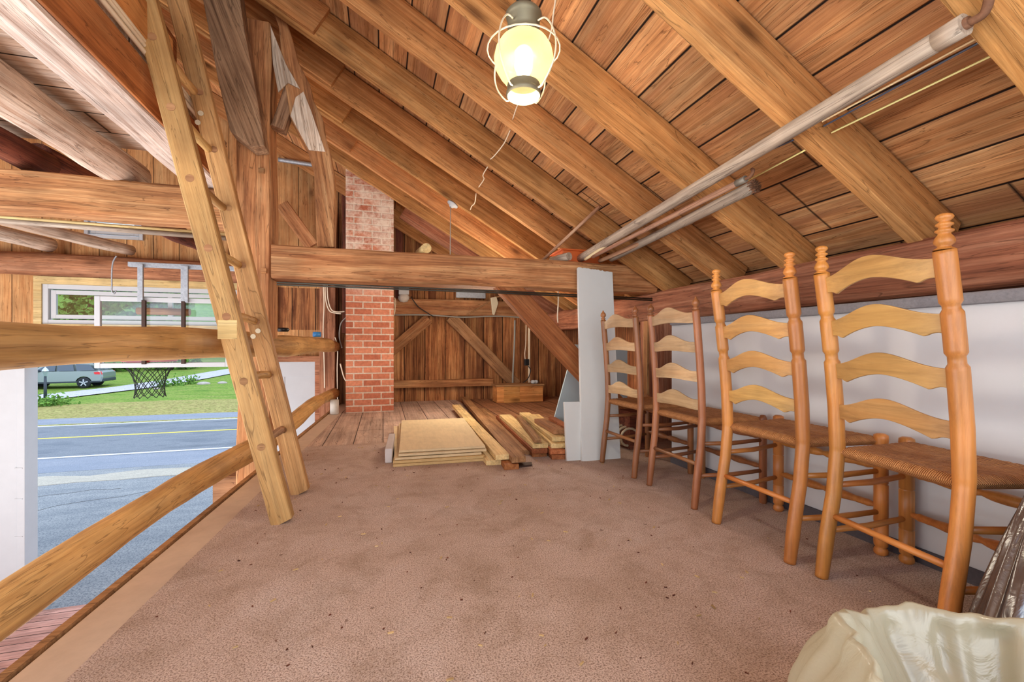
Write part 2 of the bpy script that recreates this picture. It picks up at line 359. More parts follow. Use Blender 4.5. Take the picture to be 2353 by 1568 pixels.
M['carpaint'] = plain('silver_grey_green_paint', srgb(138, 152, 152), .25, .5, .6, var=.03, bump=0)
M['carglass'] = plain('tinted_car_glass', srgb(60, 72, 84), .08, .0, .8, var=.05, bump=0)
M['cartrim'] = plain('dark_car_trim', srgb(46, 56, 66), .5)
M['tyre'] = plain('tyre_rubber', srgb(34, 38, 44), .85)
M['wheelrim'] = plain('alloy_rim', srgb(190, 198, 208), .3, .7)
M['taillight'] = plain('red_tail_lamp', srgb(210, 44, 50), .3)
M['rock'] = plain('garden_rock', srgb(176, 168, 162), .9, var=.3, scale=8)
M['sheet'] = plain('plywood_face', srgb(226, 206, 168), .8, var=.1, scale=5, bump=.1)
M['paper'] = plain('grey_printed_paper', srgb(200, 192, 190), .8, var=.1)
def m_glass(name, tint, fac):
    t = NT(name); n = t.n
    tr = n.new('ShaderNodeBsdfTransparent'); tr.inputs[0].default_value = (*tint, 1); gl = n.new('ShaderNodeBsdfGlossy'); gl.inputs['Roughness'].default_value = .05
    mx = n.new('ShaderNodeMixShader'); mx.inputs[0].default_value = fac
    t.t.links.new(tr.outputs[0], mx.inputs[1]); t.t.links.new(gl.outputs[0], mx.inputs[2]); t.t.links.new(mx.outputs[0], t.out.inputs[0]); return t.m
M['glass'] = m_glass('window_glass', (.90, .95, .94), .06)
M['acrylic'] = m_glass('clear_acrylic', (.92, .95, .95), .05)
def m_film(name, col, trans, gloss, rough=.3, transp=0.0):
    t = NT(name); n = t.n; L = t.t.links.new; tc = t.node('ShaderNodeTexCoord').outputs['Object']
    d = n.new('ShaderNodeBsdfDiffuse'); d.inputs[0].default_value = (*col, 1)
    tl = n.new('ShaderNodeBsdfTranslucent'); tl.inputs[0].default_value = (*col, 1)
    g = n.new('ShaderNodeBsdfGlossy'); g.inputs['Roughness'].default_value = rough
    tr = n.new('ShaderNodeBsdfTransparent')
    bn = n.new('ShaderNodeBump'); bn.inputs['Strength'].default_value = .35; bn.inputs['Distance'].default_value = .01
    L(t.noise(tc, 16, 4, .55, 1.2), bn.inputs['Height'])
    for s_ in (d, tl, g): L(bn.outputs[0], s_.inputs['Normal'])
    a = n.new('ShaderNodeMixShader'); a.inputs[0].default_value = trans; L(d.outputs[0], a.inputs[1]); L(tl.outputs[0], a.inputs[2])
    b = n.new('ShaderNodeMixShader'); b.inputs[0].default_value = gloss; L(a.outputs[0], b.inputs[1]); L(g.outputs[0], b.inputs[2])
    c = n.new('ShaderNodeMixShader'); c.inputs[0].default_value = transp; L(b.outputs[0], c.inputs[1]); L(tr.outputs[0], c.inputs[2])
    L(c.outputs[0], t.out.inputs[0]); return t.m
M['bagwhite'] = m_film('cloudy_white_bag_film', srgb(208, 202, 176), .35, .08, .25, .06)
M['bagblack'] = m_film('black_bag_film', srgb(70, 62, 62), .05, .22, .25)
M['globe'] = m_film('seeded_lamp_glass', srgb(150, 144, 104), .6, .05, .15, .38)
def m_emit(name, col, s):
    t = NT(name); t.b.inputs['Emission Color'].default_value = (*col, 1); t.b.inputs['Emission Strength'].default_value = s; return t.fin(col, .5)
M['bulb'] = m_emit('lit_bulb', (1, .97, .86), 2.2)
def m_rush():
    t = NT('woven_rush'); tc = t.node('ShaderNodeTexCoord').outputs['Object']
    sp = t.n.new('ShaderNodeSeparateXYZ'); t.put(sp.inputs[0], tc)
    x = t.math('DIVIDE', t.math('SUBTRACT', sp.outputs[0], .23), .21); y = t.math('DIVIDE', sp.outputs[1], .22)
    m = t.math('GREATER_THAN', t.math('ABSOLUTE', x), t.math('ABSOLUTE', y))
    nz = t.noise(tc, 40, 4, .6)
    sy = t.math('SINE', t.math('ADD', t.math('MULTIPLY', sp.outputs[1], 1150.), t.math('MULTIPLY', nz, 5)))
    sx = t.math('SINE', t.math('ADD', t.math('MULTIPLY', sp.outputs[0], 1150.), t.math('MULTIPLY', nz, 5)))
    w = t.math('ADD', t.math('MULTIPLY', sy, m), t.math('MULTIPLY', sx, t.math('SUBTRACT', 1.0, m)))
    w = t.math('ADD', t.math('MULTIPLY', w, .5), .5)
    col = t.ramp(t.math('ADD', t.math('MULTIPLY', w, .5), t.math('MULTIPLY', nz, .5)), [(.22, srgb(122, 72, 38)), (.5, srgb(184, 118, 66)), (.8, srgb(216, 160, 102))])
    t.bump(w, .8, .004)
    return t.fin(col, .7, .3)
M['rush'] = m_rush()
# ------------------------------------------------------------------ timbers and logs
RND = random.Random(5)
def frame_x(A, B, roll=0.0, up=(0, 0, 1)):
    A = Vector(A); B = Vector(B); x = (B-A).normalized(); upv = Vector(up)
    if abs(x.dot(upv)) > .97: upv = Vector((0, 1, 0))
    y = upv.cross(x).normalized(); z = x.cross(y)
    if roll: R_ = Matrix.Rotation(roll, 3, x); y = R_@y; z = R_@z
    m = Matrix.Identity(4)
    for i in range(3): m[i][0] = x[i]; m[i][1] = y[i]; m[i][2] = z[i]; m[i][3] = A[i]
    return m, (B-A).length
def timber(name, A, B, w, h, mat, parent=None, jit=.004, cham=.008, roll=0.0, up=(0, 0, 1), n=None, skew0=0.0, skew1=0.0):
    """rectangular timber, A-B on its centre line; w across (local y), h along up (local z)"""
    m, L = frame_x(A, B, roll, up); n = n or max(2, int(L/.25)); mb = MB(); vs = []
    hw, hh = w/2, h/2; c = min(cham, hw*.4, hh*.4)
    sec = [(-hw+c, -hh), (hw-c, -hh), (hw, -hh+c), (hw, hh-c), (hw-c, hh), (-hw+c, hh), (-hw, hh-c), (-hw, -hh+c)]
    for i in range(n+1):
        dy, dz = RND.uniform(-jit, jit), RND.uniform(-jit, jit)
        for (y, z) in sec:
            x = L*i/n
            if i == 0: x += skew0*z/hh
            if i == n: x += skew1*z/hh
            vs.append((x, y+dy+RND.uniform(-jit, jit)*.4, z+dz+RND.uniform(-jit, jit)*.4))
    fs = [(i*8+k, i*8+(k+1) % 8, (i+1)*8+(k+1) % 8, (i+1)*8+k) for i in range(n) for k in range(8)]
    fs = [f[::-1] for f in fs]
    fs += [tuple(range(8)), tuple(n*8+k for k in range(7, -1, -1))]
    mb.add(vs, fs)
    o = mb.build(name, mat)
    o.matrix_basis = m
    if parent: attach(o, parent)
    return o
def local_tube(name, pts, rad, mat, parent=None, seg=14, jit=0.0, rnd=None, grain=True):
    """tube whose object axes follow its length (so the grain does too)"""
    m, L = frame_x(pts[0], pts[-1]); inv = m.inverted()
    mb = MB().tube([inv@Vector(p) for p in pts], rad, seg, jit, rnd or RND)
    o = mb.build(name, mat); o.matrix_basis = m
    if parent: attach(o, parent)
    return o
def log_obj(name, A, B, r0, r1, mat, bend=.03, bumps=0.08, n=22, seed=1, seg=18, via=None):
    rnd = random.Random(seed); A = Vector(A); B = Vector(B); pts = []; rad = []
    ph = [rnd.uniform(0, 6.28) for _ in range(6)]
    for i in range(n+1):
        f = i/n; p = A.lerp(B, f); e = math.sin(math.pi*f)
        p += Vector((math.sin(f*5+ph[0])*bend*e, 0, math.sin(f*7+ph[1])*bend*e*.8)); pts.append(p)
        rad.append((r0+(r1-r0)*f)*(1+bumps*math.sin(f*17+ph[2])*.6+bumps*math.sin(f*31+ph[3])*.5+rnd.uniform(-.02, .02)))
    return local_tube(name, pts, rad, mat, None, seg, .025, rnd)
def cable(name, pts, r, mat, parent=None, sub=6, seg=8):
    pts = [Vector(p) for p in pts]; out = []
    for i in range(len(pts)-1):
        p0 = pts[max(i-1, 0)]; p1 = pts[i]; p2 = pts[i+1]; p3 = pts[min(i+2, len(pts)-1)]
        for k in range(sub):
            t_ = k/sub; a = t_*t_; b = a*t_
            out.append(.5*((2*p1)+(p2-p0)*t_+(2*p0-5*p1+4*p2-p3)*a+(3*p1-p0-3*p2+p3)*b))
    out.append(pts[-1])
    return MB().tube(out, r, seg).build(name, mat, parent)
# ================================================================== THE SETTING
def poly_floor(name, mat, pts, z0, z1):
    return MB().prism([(x, y, z0) for x, y in pts], (0, 0, z1-z0)).build(name, mat)
YB = 6.6                                           # inner face of the street-side wall
struct(poly_floor('floor', M['carpet'], [(edge_x(-1)+.17, -1), (2.7, -1), (2.7, 3.85), (edge_x(3.85)+.17, 3.85)], -.05, .0), 'dusty rose carpet covering the loft floor')
struct(poly_floor('floor', M['backfloor'], [(edge_x(3.85)+.17, 3.85), (1.35, 3.85), (1.05, YB), (edge_x(YB)+.17, YB)], -.05, -.004), 'dusty plank floor by the chimney')
struct(poly_floor('floor', M['brownfloor'], [(1.35, 3.85), (2.7, 3.85), (2.7, YB), (1.05, YB)], -.05, -.004), 'brown plank floor by the wooden box')
struct(poly_floor('trim_1', plain('painted_edge_board', srgb(204, 180, 158), .7, var=.15), [(edge_x(-1)+.035, -1), (edge_x(-1)+.17, -1), (edge_x(YB)+.17, YB), (edge_x(YB)+.035, YB)], -.05, -.002), 'smooth painted board beside the carpet')
struct(poly_floor('trim_2', M['pinebrown'], [(edge_x(-1), -1), (edge_x(-1)+.026, -1), (edge_x(YB)+.026, YB), (edge_x(YB), YB)], -.2, .006), 'thin nosing board along the open edge of the loft')
struct(poly_floor('trim_3', M['red'], [(edge_x(-1)+.03, -1), (2.7, -1), (2.7, YB), (edge_x(YB)+.03, YB)], -.22, -.05), 'timber deck under the loft floor')
struct(MB().box((-7.1, -1, -2.45), (2.3, YB+.1, -2.4)).build('floor', M['decklow']), 'reddish plank floor of the bay below')
# roof: two planes meeting at the ridge
RIDGE = -2.45; TH = math.atan(RT); RAFT = .215
def roof_plane(name, side):
    zr = rz(RIDGE, (RAFT+.007)/math.cos(TH)); L = (RX+.62-RIDGE)/math.cos(TH)
    o = MB().box((0, -1.0, 0), (L, YB+.35, .03)).build(name, M['roof'])
    if side > 0: o.location = (RIDGE, 0, zr); o.rotation_euler = (0, TH, 0)
    else:
        o.location = (RIDGE, 0, zr); o.rotation_euler = (0, TH, 0); o.scale = (1, 1, 1)
        o.rotation_euler = (0, math.pi-TH, 0)
    return struct(o, 'roof boards nailed across the rafters')
roof_plane('ceiling', 1); roof_plane('ceiling', -1)
# loft ceiling of pale boards over the open bay
struct(MB().box((-7.0, -.9, 2.07), (-1.0, 3.34, 2.10)).build('ceiling', M['loftboards']), 'pale loft boards over the open bay')
# back wall (street side) as separate stretches round the openings
def wallbox(x0, x1, z0, z1, mat, name='wall_back', top=None):
    if top is None: pts = [(x0, YB, z0), (x1, YB, z0), (x1, YB, z1), (x0, YB, z1)]
    else: pts = [(x0, YB, z0), (x1, YB, z0)]+[(x, YB, z) for x, z in top]
    return MB().prism(pts, (0, .05, 0)).build(name, mat)
def zroof(x): return rz(x, RAFT/math.cos(TH)) if x >= RIDGE else rz(2*RIDGE-x, RAFT/math.cos(TH))
struct(wallbox(-.85, 2.75, -2.4, 1.0, M['wall'], top=[(2.75, 1.2), (2.75, zroof(2.75)), (-.85, zroof(-.85))]), 'stained vertical boards of the street-side wall')
struct(wallbox(-2.9, -.85, 1.62, 1, M['wallpale'], top=[(-.85, zroof(-.85)), (RIDGE, zroof(RIDGE)), (-2.9, zroof(-2.9))]), 'boards under the gable')
struct(wallbox(-3.5, -2.9, 1.62, 2.15, M['wallpale'])); struct(wallbox(-3.5, -2.9, 2.45, 0, M['wallpale'], top=[(-2.9, zroof(-2.9)), (-3.5, zroof(-3.5))]))
struct(wallbox(-7.1, -3.5, 1.62, 0, M['wallpale'], top=[(-3.5, zroof(-3.5)), (-7.1, zroof(-7.1))]))
struct(wallbox(-7.1, -4.04, -2.4, 1.62, M['wallpale'])); struct(wallbox(-4.04, -3.93, .68, 1.62, M['wallpale'])); struct(wallbox(-3.93, -.85, .68, 1.04, M['wallpale'])); struct(wallbox(-1.42, -.85, 1.04, 1.62, M['wall']))
# knee wall on the chair side, its trims and the boards behind
XW = 1.95
struct(MB().box((XW, -1, 0), (XW+.04, 2.62, .965)).build('wall_right', M['panelwhite']), 'white knee-wall panel behind the chairs')
struct(MB().box((XW-.012, -1, 0), (XW-.001, 2.62, .055)).build('baseboard_right', M['darkbase']), 'dark grey cove strip at the foot of the knee wall')
struct(MB().box((XW-.02, -1, .962), (XW+.30, 2.62, 1.005)).build('trim_4', M['greytrim'], bevel=.01), 'grey carpeted ledge on top of the knee wall')
struct(MB().box((2.70, -1, -.2), (2.75, YB, 1.28)).build('wall_right', planks('side_barn_boards', srgb(186, 128, 84), srgb(154, 94, 58), srgb(84, 46, 28), .28, 'z', 'y', .6, 1.3, tint=.15)), 'boards of the low eaves wall')
# white door leaves and jambs at the street opening
d1 = empty('door_1', (-4.15, YB-.04, -2.4)); struct(d1, 'white sliding leaf at the far end of the street opening')
MB().box((-4.75, YB-.07, -2.4), (-4.06, YB-.02, .66)).build('door_panel', M['white'], d1, bevel=.004)
MB().box((-4.10, YB-.085, -2.4), (-4.03, YB+.12, .66)).build('door_stile', M['white'], d1, bevel=.004)
MB().box((-4.42, YB-.078, -2.4), (-4.39, YB-.069, .66)).build('door_stile', M['white'], d1)
for zz in (-.62, -.98, -1.42): MB().box((-4.12, YB-.09, zz), (-4.05, YB-.084, zz+.012)).build('hinge_strap', M['white'], d1)
d2 = empty('door_2', (-1.2, YB-.04, -2.4)); struct(d2, 'white door leaf beside the chimney post')
MB().box((-1.62, YB-.06, -2.4), (-.90, YB-.02, .60)).build('door_panel', M['white'], d2, bevel=.004)
MB().box((-1.36, YB-.07, .40), (-.90, YB-.061, .60)).build('door_rail', M['white'], d2, bevel=.003)
MB().box((-1.36, YB-.068, -2.4), (-1.28, YB-.061, .40)).build('door_stile', M['white'], d2, bevel=.003)
for i, (a, b) in enumerate((((-1.62, YB-.09, .60), (-.84, YB-.01, .68)), ((-.90, YB-.09, -2.4), (-.84, YB-.01, .60)))):
    MB().box(a, b).build('door_casing', M['red'], d2)
# long white window above the opening
def window(name, x0, x1, z0, z1, y, label, mull=(), fw=.055, casing=True):
    w = empty(name, ((x0+x1)/2, y, z0)); struct(w, label)
    fr = MB()
    fr.box((x0, y-.03, z0), (x0+fw, y+.05, z1)); fr.box((x1-fw, y-.03, z0), (x1, y+.05, z1))
    fr.box((x0+fw, y-.03, z0), (x1-fw, y+.05, z0+fw)); fr.box((x0+fw, y-.03, z1-fw), (x1-fw, y+.05, z1))
    fr.build('window_frame', M['white'], w, bevel=.004)
    s = MB(); a = fw+.012; b = a+.05
    s.box((x0+a, y-.005, z0+a), (x0+b, y+.03, z1-a)); s.box((x1-b, y-.005, z0+a), (x1-a, y+.03, z1-a))
    s.box((x0+b, y-.005, z0+a), (x1-b, y+.03, z0+b)); s.box((x0+b, y-.005, z1-b), (x1-b, y+.03, z1-a))
    for q in mull: s.box((q-.025, y-.005, z0+b), (q+.025, y+.03, z1-b))
    s.build('window_sash', M['white'], w, bevel=.003)
    MB().box((x0+b, y+.010, z0+b), (x1-b, y+.014, z1-b)).build('window_pane', M['glass'], w)
    if casing:
        c_ = MB(); k = .075
        c_.box((x0-k, y-.045, z0-.07), (x0, y, z1+.09)); c_.box((x1, y-.045, z0-.07), (x1+k, y, z1+.09)); c_.box((x0, y-.045, z1), (x1, y, z1+.09)); c_.box((x0, y-.06, z0-.07), (x1, y, z0))
        c_.build('window_casing', M['pine'], w)
window('window_1', -3.90, -1.45, 1.08, 1.56, YB, 'long low white window above the street opening', mull=(-2.62,))
window('window_2', -3.5, -2.9, 2.15, 2.45, YB, 'small gable window above the log plate', fw=.04, casing=False)
# ================================================================== OUTDOORS
def terr(x, y): return -2.5 if y < 24.5 else -2.5+.040*(y-24.5)+.0016*max(0, y-45)**1.5+.05*math.sin(x*.4)*min(1, (y-24.5)/6)
def strip(name, mat, y0, y1, z, x0=-60, x1=40): return MB().box((x0, y0, z-.02), (x1, y1, z)).build(name, mat)
struct(strip('ground', M['asphalt'], YB+.1, 14.2, -2.47)); struct(strip('ground', M['shoulder'], 14.2, 15.9, -2.465)); struct(strip('road', M['road'], 15.9, 22.3, -2.46)); struct(strip('road', M['shoulder'], 22.3, 24.5, -2.45))
struct(strip('road_marking', M['whitepaint'], 15.95, 16.08, -2.453)); struct(strip('road_marking', M['yellowpaint'], 19.35, 19.5, -2.453)); struct(strip('road_marking', M['whitepaint'], 22.25, 22.33, -2.443))
struct(strip('kerb', M['drygrass'], 22.36, 22.62, -2.435))
pr = random.Random(3)
pp = [(-26+.9*i, 13.75+pr.uniform(-.22, .2)) for i in range(30)]; pq = [(x, 12.75+pr.uniform(-.3, .3)) for x, y in pp][::-1]
struct(MB().prism([(x, y, -2.475) for x, y in pp+pq], (0, 0, .014)).build('ground', M['sandpatch']), 'pale sandy patch on the parking lot')
crk = MB()
for (x, y, n_, ang) in ((-14, 12.0, 26, .05), (-9, 10.2, 16, .5), (-9.5, 9.6, 14, -.2), (-6.6, 14.9, 9, .8), (-12, 11.1, 12, .3)):
    pts = [Vector((x, y, -2.468))]
    for k in range(n_): pts.append(pts[-1]+Vector((math.cos(ang+pr.uniform(-.8, .8))*.35, math.sin(ang+pr.uniform(-.8, .8))*.35, 0)))
    for a, b in zip(pts, pts[1:]):
        d = (b-a); nrm = Vector((-d.y, d.x, 0)).normalized()*.012; crk.add([a-nrm, b-nrm, b+nrm, a+nrm], [(0, 1, 2, 3)])
struct(crk.build('ground_crack', M['cableblack']))
struct(MB().grid(70, 50, lambda a, b: (-70+110*a, 24.5+60*b**1.3, terr(-70+110*a, 24.5+60*b**1.3))).build('ground', M['grass']), 'green lawn rising beyond the road')
struct(MB().grid(70, 8, lambda a, b: (-60+90*a, 24.45+(3.6+1.6*a)*b, terr(-60+90*a, 24.45+(3.6+1.6*a)*b)+.03)).build('ground', M['drygrass']), 'dry verge grass')
DP = [(-34, 24.8), (-28, 26.4), (-23, 29.0), (-18.9, 32.3), (-16.4, 35.8), (-15.0, 40), (-13.9, 46), (-11, 56)]
def drive(a, b):
    f = a*(len(DP)-1); i = min(int(f), len(DP)-2); f -= i; p = Vector(DP[i]).lerp(Vector(DP[i+1]), f); i0 = max(i-(f < .5), 0); q = Vector(DP[min(i0+2, len(DP)-1)])-Vector(DP[i0])
    n_ = Vector((-q.y, q.x)).normalized()*1.45; p = p+n_*(1-2*b)
    return (p.x, p.y, terr(p.x, p.y)+.06)
struct(MB().grid(40, 3, drive).build('driveway', M['gravel']), 'pale gravel drive climbing across the lawn')
# ---- grass tufts and leaves
def leaves(mb, n, fn, size, rnd):
    for _ in range(n):
        p = Vector(fn(rnd)); a = Vector((rnd.gauss(0, 1), rnd.gauss(0, 1), rnd.gauss(0, 1))).normalized(); b = a.orthogonal().normalized()
        s_ = size*rnd.uniform(.6, 1.4); a *= s_; b *= s_*.5
        mb.add([p-a, p-b, p+a, p+b], [(0, 1, 2, 3)])
def tree(x, y, h, r, label, seed, lf=2600, group='trees behind the lawn'):
    rnd = random.Random(seed); z = terr(x, y); t = empty('leafy_tree', (x, y, z)); tag(t, label, 'tree', group)
    pts = [(x, y, z-.1), (x+.1, y, z+h*.3), (x-.1, y+.1, z+h*.7)]
    MB().tube(pts, [h*.03, h*.022, h*.01], 8).build('trunk', M['bark'], t)
    blobs = [(x+rnd.uniform(-.5, .5)*r, y+rnd.uniform(-.5, .5)*r, z+h*rnd.uniform(.25, .85), r*rnd.uniform(.4, .7)) for _ in range(12)]
    def pt(q):
        bx, by, bz, br = q.choice(blobs); v = Vector((q.gauss(0, 1), q.gauss(0, 1), q.gauss(0, 1))).normalized()*br*q.uniform(.7, 1.05); return (bx+v.x, by+v.y, bz+v.z)
    mb = MB(); leaves(mb, lf, pt, .45, rnd); mb.build('foliage', M['leaf'], t)
for i, (x, y, h, r) in enumerate([(-52, 66, 15, 4), (-43, 63, 13, 4), (-34, 65, 15, 4), (-25.5, 62, 12, 3.8), (-17, 65, 14, 4), (-9, 62, 12, 3.8), (0, 65, 15, 4), (9, 63, 13, 4)]):
    tree(x, y, h, r, 'leafy green tree in the belt of trees seen through the long window', 20+i)
for i, (x, y, h, r, lb) in enumerate([(-24.5, 49, 2.2, 2.0, 'low bright shrub behind the parked silver car'), (-29.5, 50, 2.4, 2.4, 'low shrub beyond the roof of the parked car'), (-19.8, 51, 2.0, 2.0, 'low shrub on the lawn past the tail of the car')]):
    tree(x, y, h, r, lb, 50+i, 900, 'shrubs on the lawn')
struct(MB().grid(60, 12, lambda a, b: (-110+160*a, 72+26*b+math.sin(a*40)*1.5, -1+20*b**.8+math.sin(a*57)*.8+math.sin(a*131+b*9)*.6)).build('hills', M['leaf']), 'wooded hillside beyond the lawn')
# small bush at the end of the drive
b_ = random.Random(9); mb = MB()
leaves(mb, 500, lambda q: (-16.9+q.gauss(0, .5), 28.8+q.gauss(0, .3), -2.3+abs(q.gauss(0, .22))), .09, b_)
tag(mb.build('low_bush', M['leaf']), 'small yellow-green bush at the foot of the lamp post by the drive', 'bush')
for i, (x, y) in enumerate([(-14.6, 35.6), (-14.0, 36.2), (-13.4, 36.9)]):
    mb = MB(); rr = random.Random(70+i)
    leaves(mb, 140, lambda q: (x+q.gauss(0, .22), y+q.gauss(0, .15), terr(x, y)+abs(q.gauss(0, .3))), .09, rr)
    tag(mb.build('garden_plant', M['leaf']), 'small green garden plant in the stony bed beside the drive', 'plant', 'plants in the garden bed')
for i, (x, y, s_) in enumerate([(-12.5, 36.6, .42), (-11.4, 36.9, .32), (-14.5, 34.6, .22), (-10.6, 37.3, .26)]):
    rr = random.Random(i); mb = MB()
    mb.grid(12, 8, lambda a, b: (x+s_*math.cos(6.2832*a)*math.sin(math.pi*b)*(1+.15*math.sin(a*19)), y+s_*.7*math.sin(6.2832*a)*math.sin(math.pi*b), terr(x, y)+.02+s_*.4*math.cos(math.pi*b)))
    tag(mb.build('garden_rock', M['rock']), 'pale rock lying in the garden bed beside the drive', 'rock', 'rocks in the garden bed')
# lamp post at the drive
lx, ly = -17.85, 30.3; lz = terr(lx, ly); lp = empty('lamp_post', (lx, ly, lz)); tag(lp, 'black garden lamp post standing by the gravel drive, beside the white door leaf', 'lamp post')
MB().tube([(lx, ly, lz-.05), (lx, ly, lz+1.45)], [.08, .055], 10).build('post', M['cartrim'], lp)
MB().lathe([(.05, 0), (.10, .03), (.14, .30), (.15, .32)], 6, Matrix.Translation((lx, ly, lz+1.4))).build('lantern_glass', M['glass'], lp)
MB().lathe([(.17, 0), (.13, .10), (.04, .2), (.0, .27)], 6, Matrix.Translation((lx, ly, lz+1.72))).build('lantern_roof', M['wheelrim'], lp)
# ---- the parked car (length along local x, nose towards -x)
def make_car(loc, rot):
    c = empty('parked_car', (0, 0, 0)); tag(c, 'silver grey-green suv parked on the lawn beyond the gravel drive', 'car')
    prof = [(-2.45, .55), (-2.42, .95), (-1.45, 1.08), (-.75, 1.12), (2.25, 1.12), (2.42, 1.02), (2.45, .72), (2.35, .42), (-2.3, .38)]
    mb = MB(); W_ = .98
    def arc(cx, r=.43): return [(cx+r*math.cos(a), .36+r*math.sin(a)) for a in [math.pi*k/8 for k in range(9)]]
    lowr = [(-2.3, .36)]+arc(-1.48)[::-1]+arc(1.42)[::-1]+[(2.35, .40)]
    P_ = prof[:7][::-1]
    poly = [(-2.42, .95), (-2.45, .55)]+[(-2.3, .34)]+arc(-1.48)[::-1]+arc(1.42)[::-1]+[(2.36, .42), (2.45, .72), (2.42, 1.02), (2.25, 1.14), (-.75, 1.14), (-1.45, 1.08)]
    n = len(poly); secs = [(-W_, .0, .96), (-W_*.97, .02, 1.0), (W_*.97, .02, 1.0), (W_, 0, .96)]
    vs = [(x*s2 if abs(x) > 2 else x, y, z) for (y, _, s2) in secs for x, z in poly]
    fs = [(k*n+i, k*n+(i+1) % n, (k+1)*n+(i+1) % n, (k+1)*n+i) for k in range(3) for i in range(n)]
    fs += [tuple(range(n)), tuple(3*n+i for i in range(n-1, -1, -1))]
    mb.add(vs, fs).build('body', M['carpaint'], c)
    # cabin
    cb = [(-1.35, 1.12), (-.55, 1.66), (.2, 1.76), (1.7, 1.72), (2.28, 1.12)]
    ct = MB(); m_ = len(cb)
    vs = [(x, y, z) for y in (-1, 1) for (x, z), w in zip(cb, (.94, .76, .74, .74, .92)) for y in (y*w,)]
    ct.add(vs, [tuple(range(m_)), tuple(range(2*m_-1, m_-1, -1))]+[(i, i+m_, i+1+m_, i+1) for i in range(m_-1)]).build('cabin', M['carpaint'], c)
    for s_ in (-1, 1):
        for pane in ([(-1.08, 1.17), (-.50, 1.58), (-.06, 1.64), (-.06, 1.17)], [(.04, 1.17), (.04, 1.64), (.78, 1.64), (.92, 1.17)], [(1.06, 1.17), (.94, 1.62), (1.66, 1.58), (2.0, 1.19)]):
            pts = [(x, s_*(.94-.36*(z-1.12)+.015), z) for x, z in pane]
            MB().prism(pts, (0, s_*.012, 0)).build('side_window', M['carglass'], c)
        MB().tube([(-.5, s_*.68, 1.74), (-.3, s_*.68, 1.82), (1.5, s_*.68, 1.80), (1.65, s_*.68, 1.73)], .02, 6).build('roof_rail', M['wheelrim'], c)
        MB().box((-2.1, s_*.955-.03, .36), (2.3, s_*.955+.035, .47)).build('sill_trim', M['cartrim'], c, bevel=.01)
        MB().prism([(2.0, s_*.985, .92), (2.42, s_*.95, .90), (2.36, s_*.95, 1.1), (1.96, s_*.985, 1.06)], (0, s_*.02, 0)).build('tail_light', M['taillight'], c)
        MB().box((-.95, s_*1.02-.07, 1.12), (-.78, s_*1.02+.07, 1.26)).build('wing_mirror', M['cartrim'], c, bevel=.02)
        for cx in (-1.48, 1.42):
            Mw = Matrix.Translation((cx, s_*.88, .36))@Matrix.Rotation(math.pi/2, 4, 'X')
            w = MB().lathe([(.22, -.11), (.34, -.11), (.37, -.07), (.37, .07), (.34, .11), (.22, .11)], 26, Mw).build('tyre', M['tyre'], c)
            rm = MB().lathe([(.02, -.075), (.23, -.09), (.23, .09), (.02, .075)], 20, Mw, caps=True)
            rm.build('wheel_rim', M['cartrim'], w)
            sp_ = MB()
            for k in range(5):
                a = k*1.2566; ms = Matrix.Translation((cx, s_*.995, .36))@Matrix.Rotation(a, 4, 'Y')
                sp_.box((-.035, -.012, .02), (.035, .012, .235), ms)
            sp_.build('spoke', M['wheelrim'], w)
    MB().prism([(1.78, -.7, 1.68), (2.22, -.82, 1.18), (2.22, .82, 1.18), (1.78, .7, 1.68)], (.03, 0, .02)).build('rear_window', M['carglass'], c)
    MB().prism([(-1.28, -.85, 1.17), (-.62, -.7, 1.62), (-.62, .7, 1.62), (-1.28, .85, 1.17)], (-.02, 0, .02)).build('windscreen', M['carglass'], c)
    MB().box((2.2, -.93, .40), (2.47, .93, .60)).build('rear_bumper', M['cartrim'], c, bevel=.03)
    c.location = loc; c.rotation_euler = (0, 0, rot)
    return c
make_car((-20.9, 37.2, terr(-20.9, 37.2)+.0), math.radians(6))
# ================================================================== ROOF TIMBERS
def rafter(y, x0, x1, label, w=.052, mat='rafter', splice=None, side=1):
    h = RAFT; n_ = Vector((math.sin(TH), 0, math.cos(TH)))*(h/2)
    A = Vector((x0, y+w/2, rz(x0)))+n_; B = Vector((x1, y+w/2, rz(x1)))+n_
    if side < 0: A = Vector((2*RIDGE-A.x, A.y, A.z)); B = Vector((2*RIDGE-B.x, B.y, B.z))
    o = timber('rafter', A, B, w, h, M[mat], jit=.0035, cham=.003)
    tag(o, label, 'rafter', 'rafters under the roof boards')
    if splice is not None:
        A2 = Vector((x0, y-.020, rz(x0)+.012))+n_; B2 = Vector((splice, y-.020, rz(splice)+.012))+n_
        timber('splice_board', A2, B2, .036, h-.012, M['rafter'], parent=o, jit=.001, cham=.002)
    return o
RL = [(.74, RIDGE, 'wide rafter cut off by the picture corner, above the iron hook of the pole', None),
 (1.32, RIDGE, 'thick orange rafter above the honey chairs, crossed by the long pole and pale strips', None),
 (1.98, RIDGE, 'golden rafter just behind the lit lantern, with knots, reaching the beam over the honey chairs', None),
 (2.53, RIDGE, 'golden rafter with the loose white wire coming out of it just below the lantern', None),
 (3.12, RIDGE, 'golden rafter lapped with the longest short board, its foot behind the leaning stick', -.44),
 (3.66, RIDGE, 'rafter where the white wire makes its second dip below the lantern', -.39),
 (4.20, RIDGE, 'rafter carrying the small white porcelain lamp base', -.36),
 (4.75, RIDGE, 'rafter crossing in front of the chimney top', -.33),
 (5.22, RIDGE, 'short-looking rafter just right of the chimney, above the log end on the cross beam', None),
 (5.80, .20, 'dark red-brown rafter behind the chain that hangs from the porcelain lamp base', None),
 (6.36, RIDGE, 'end rafter against the boards of the street-side gable', None)]
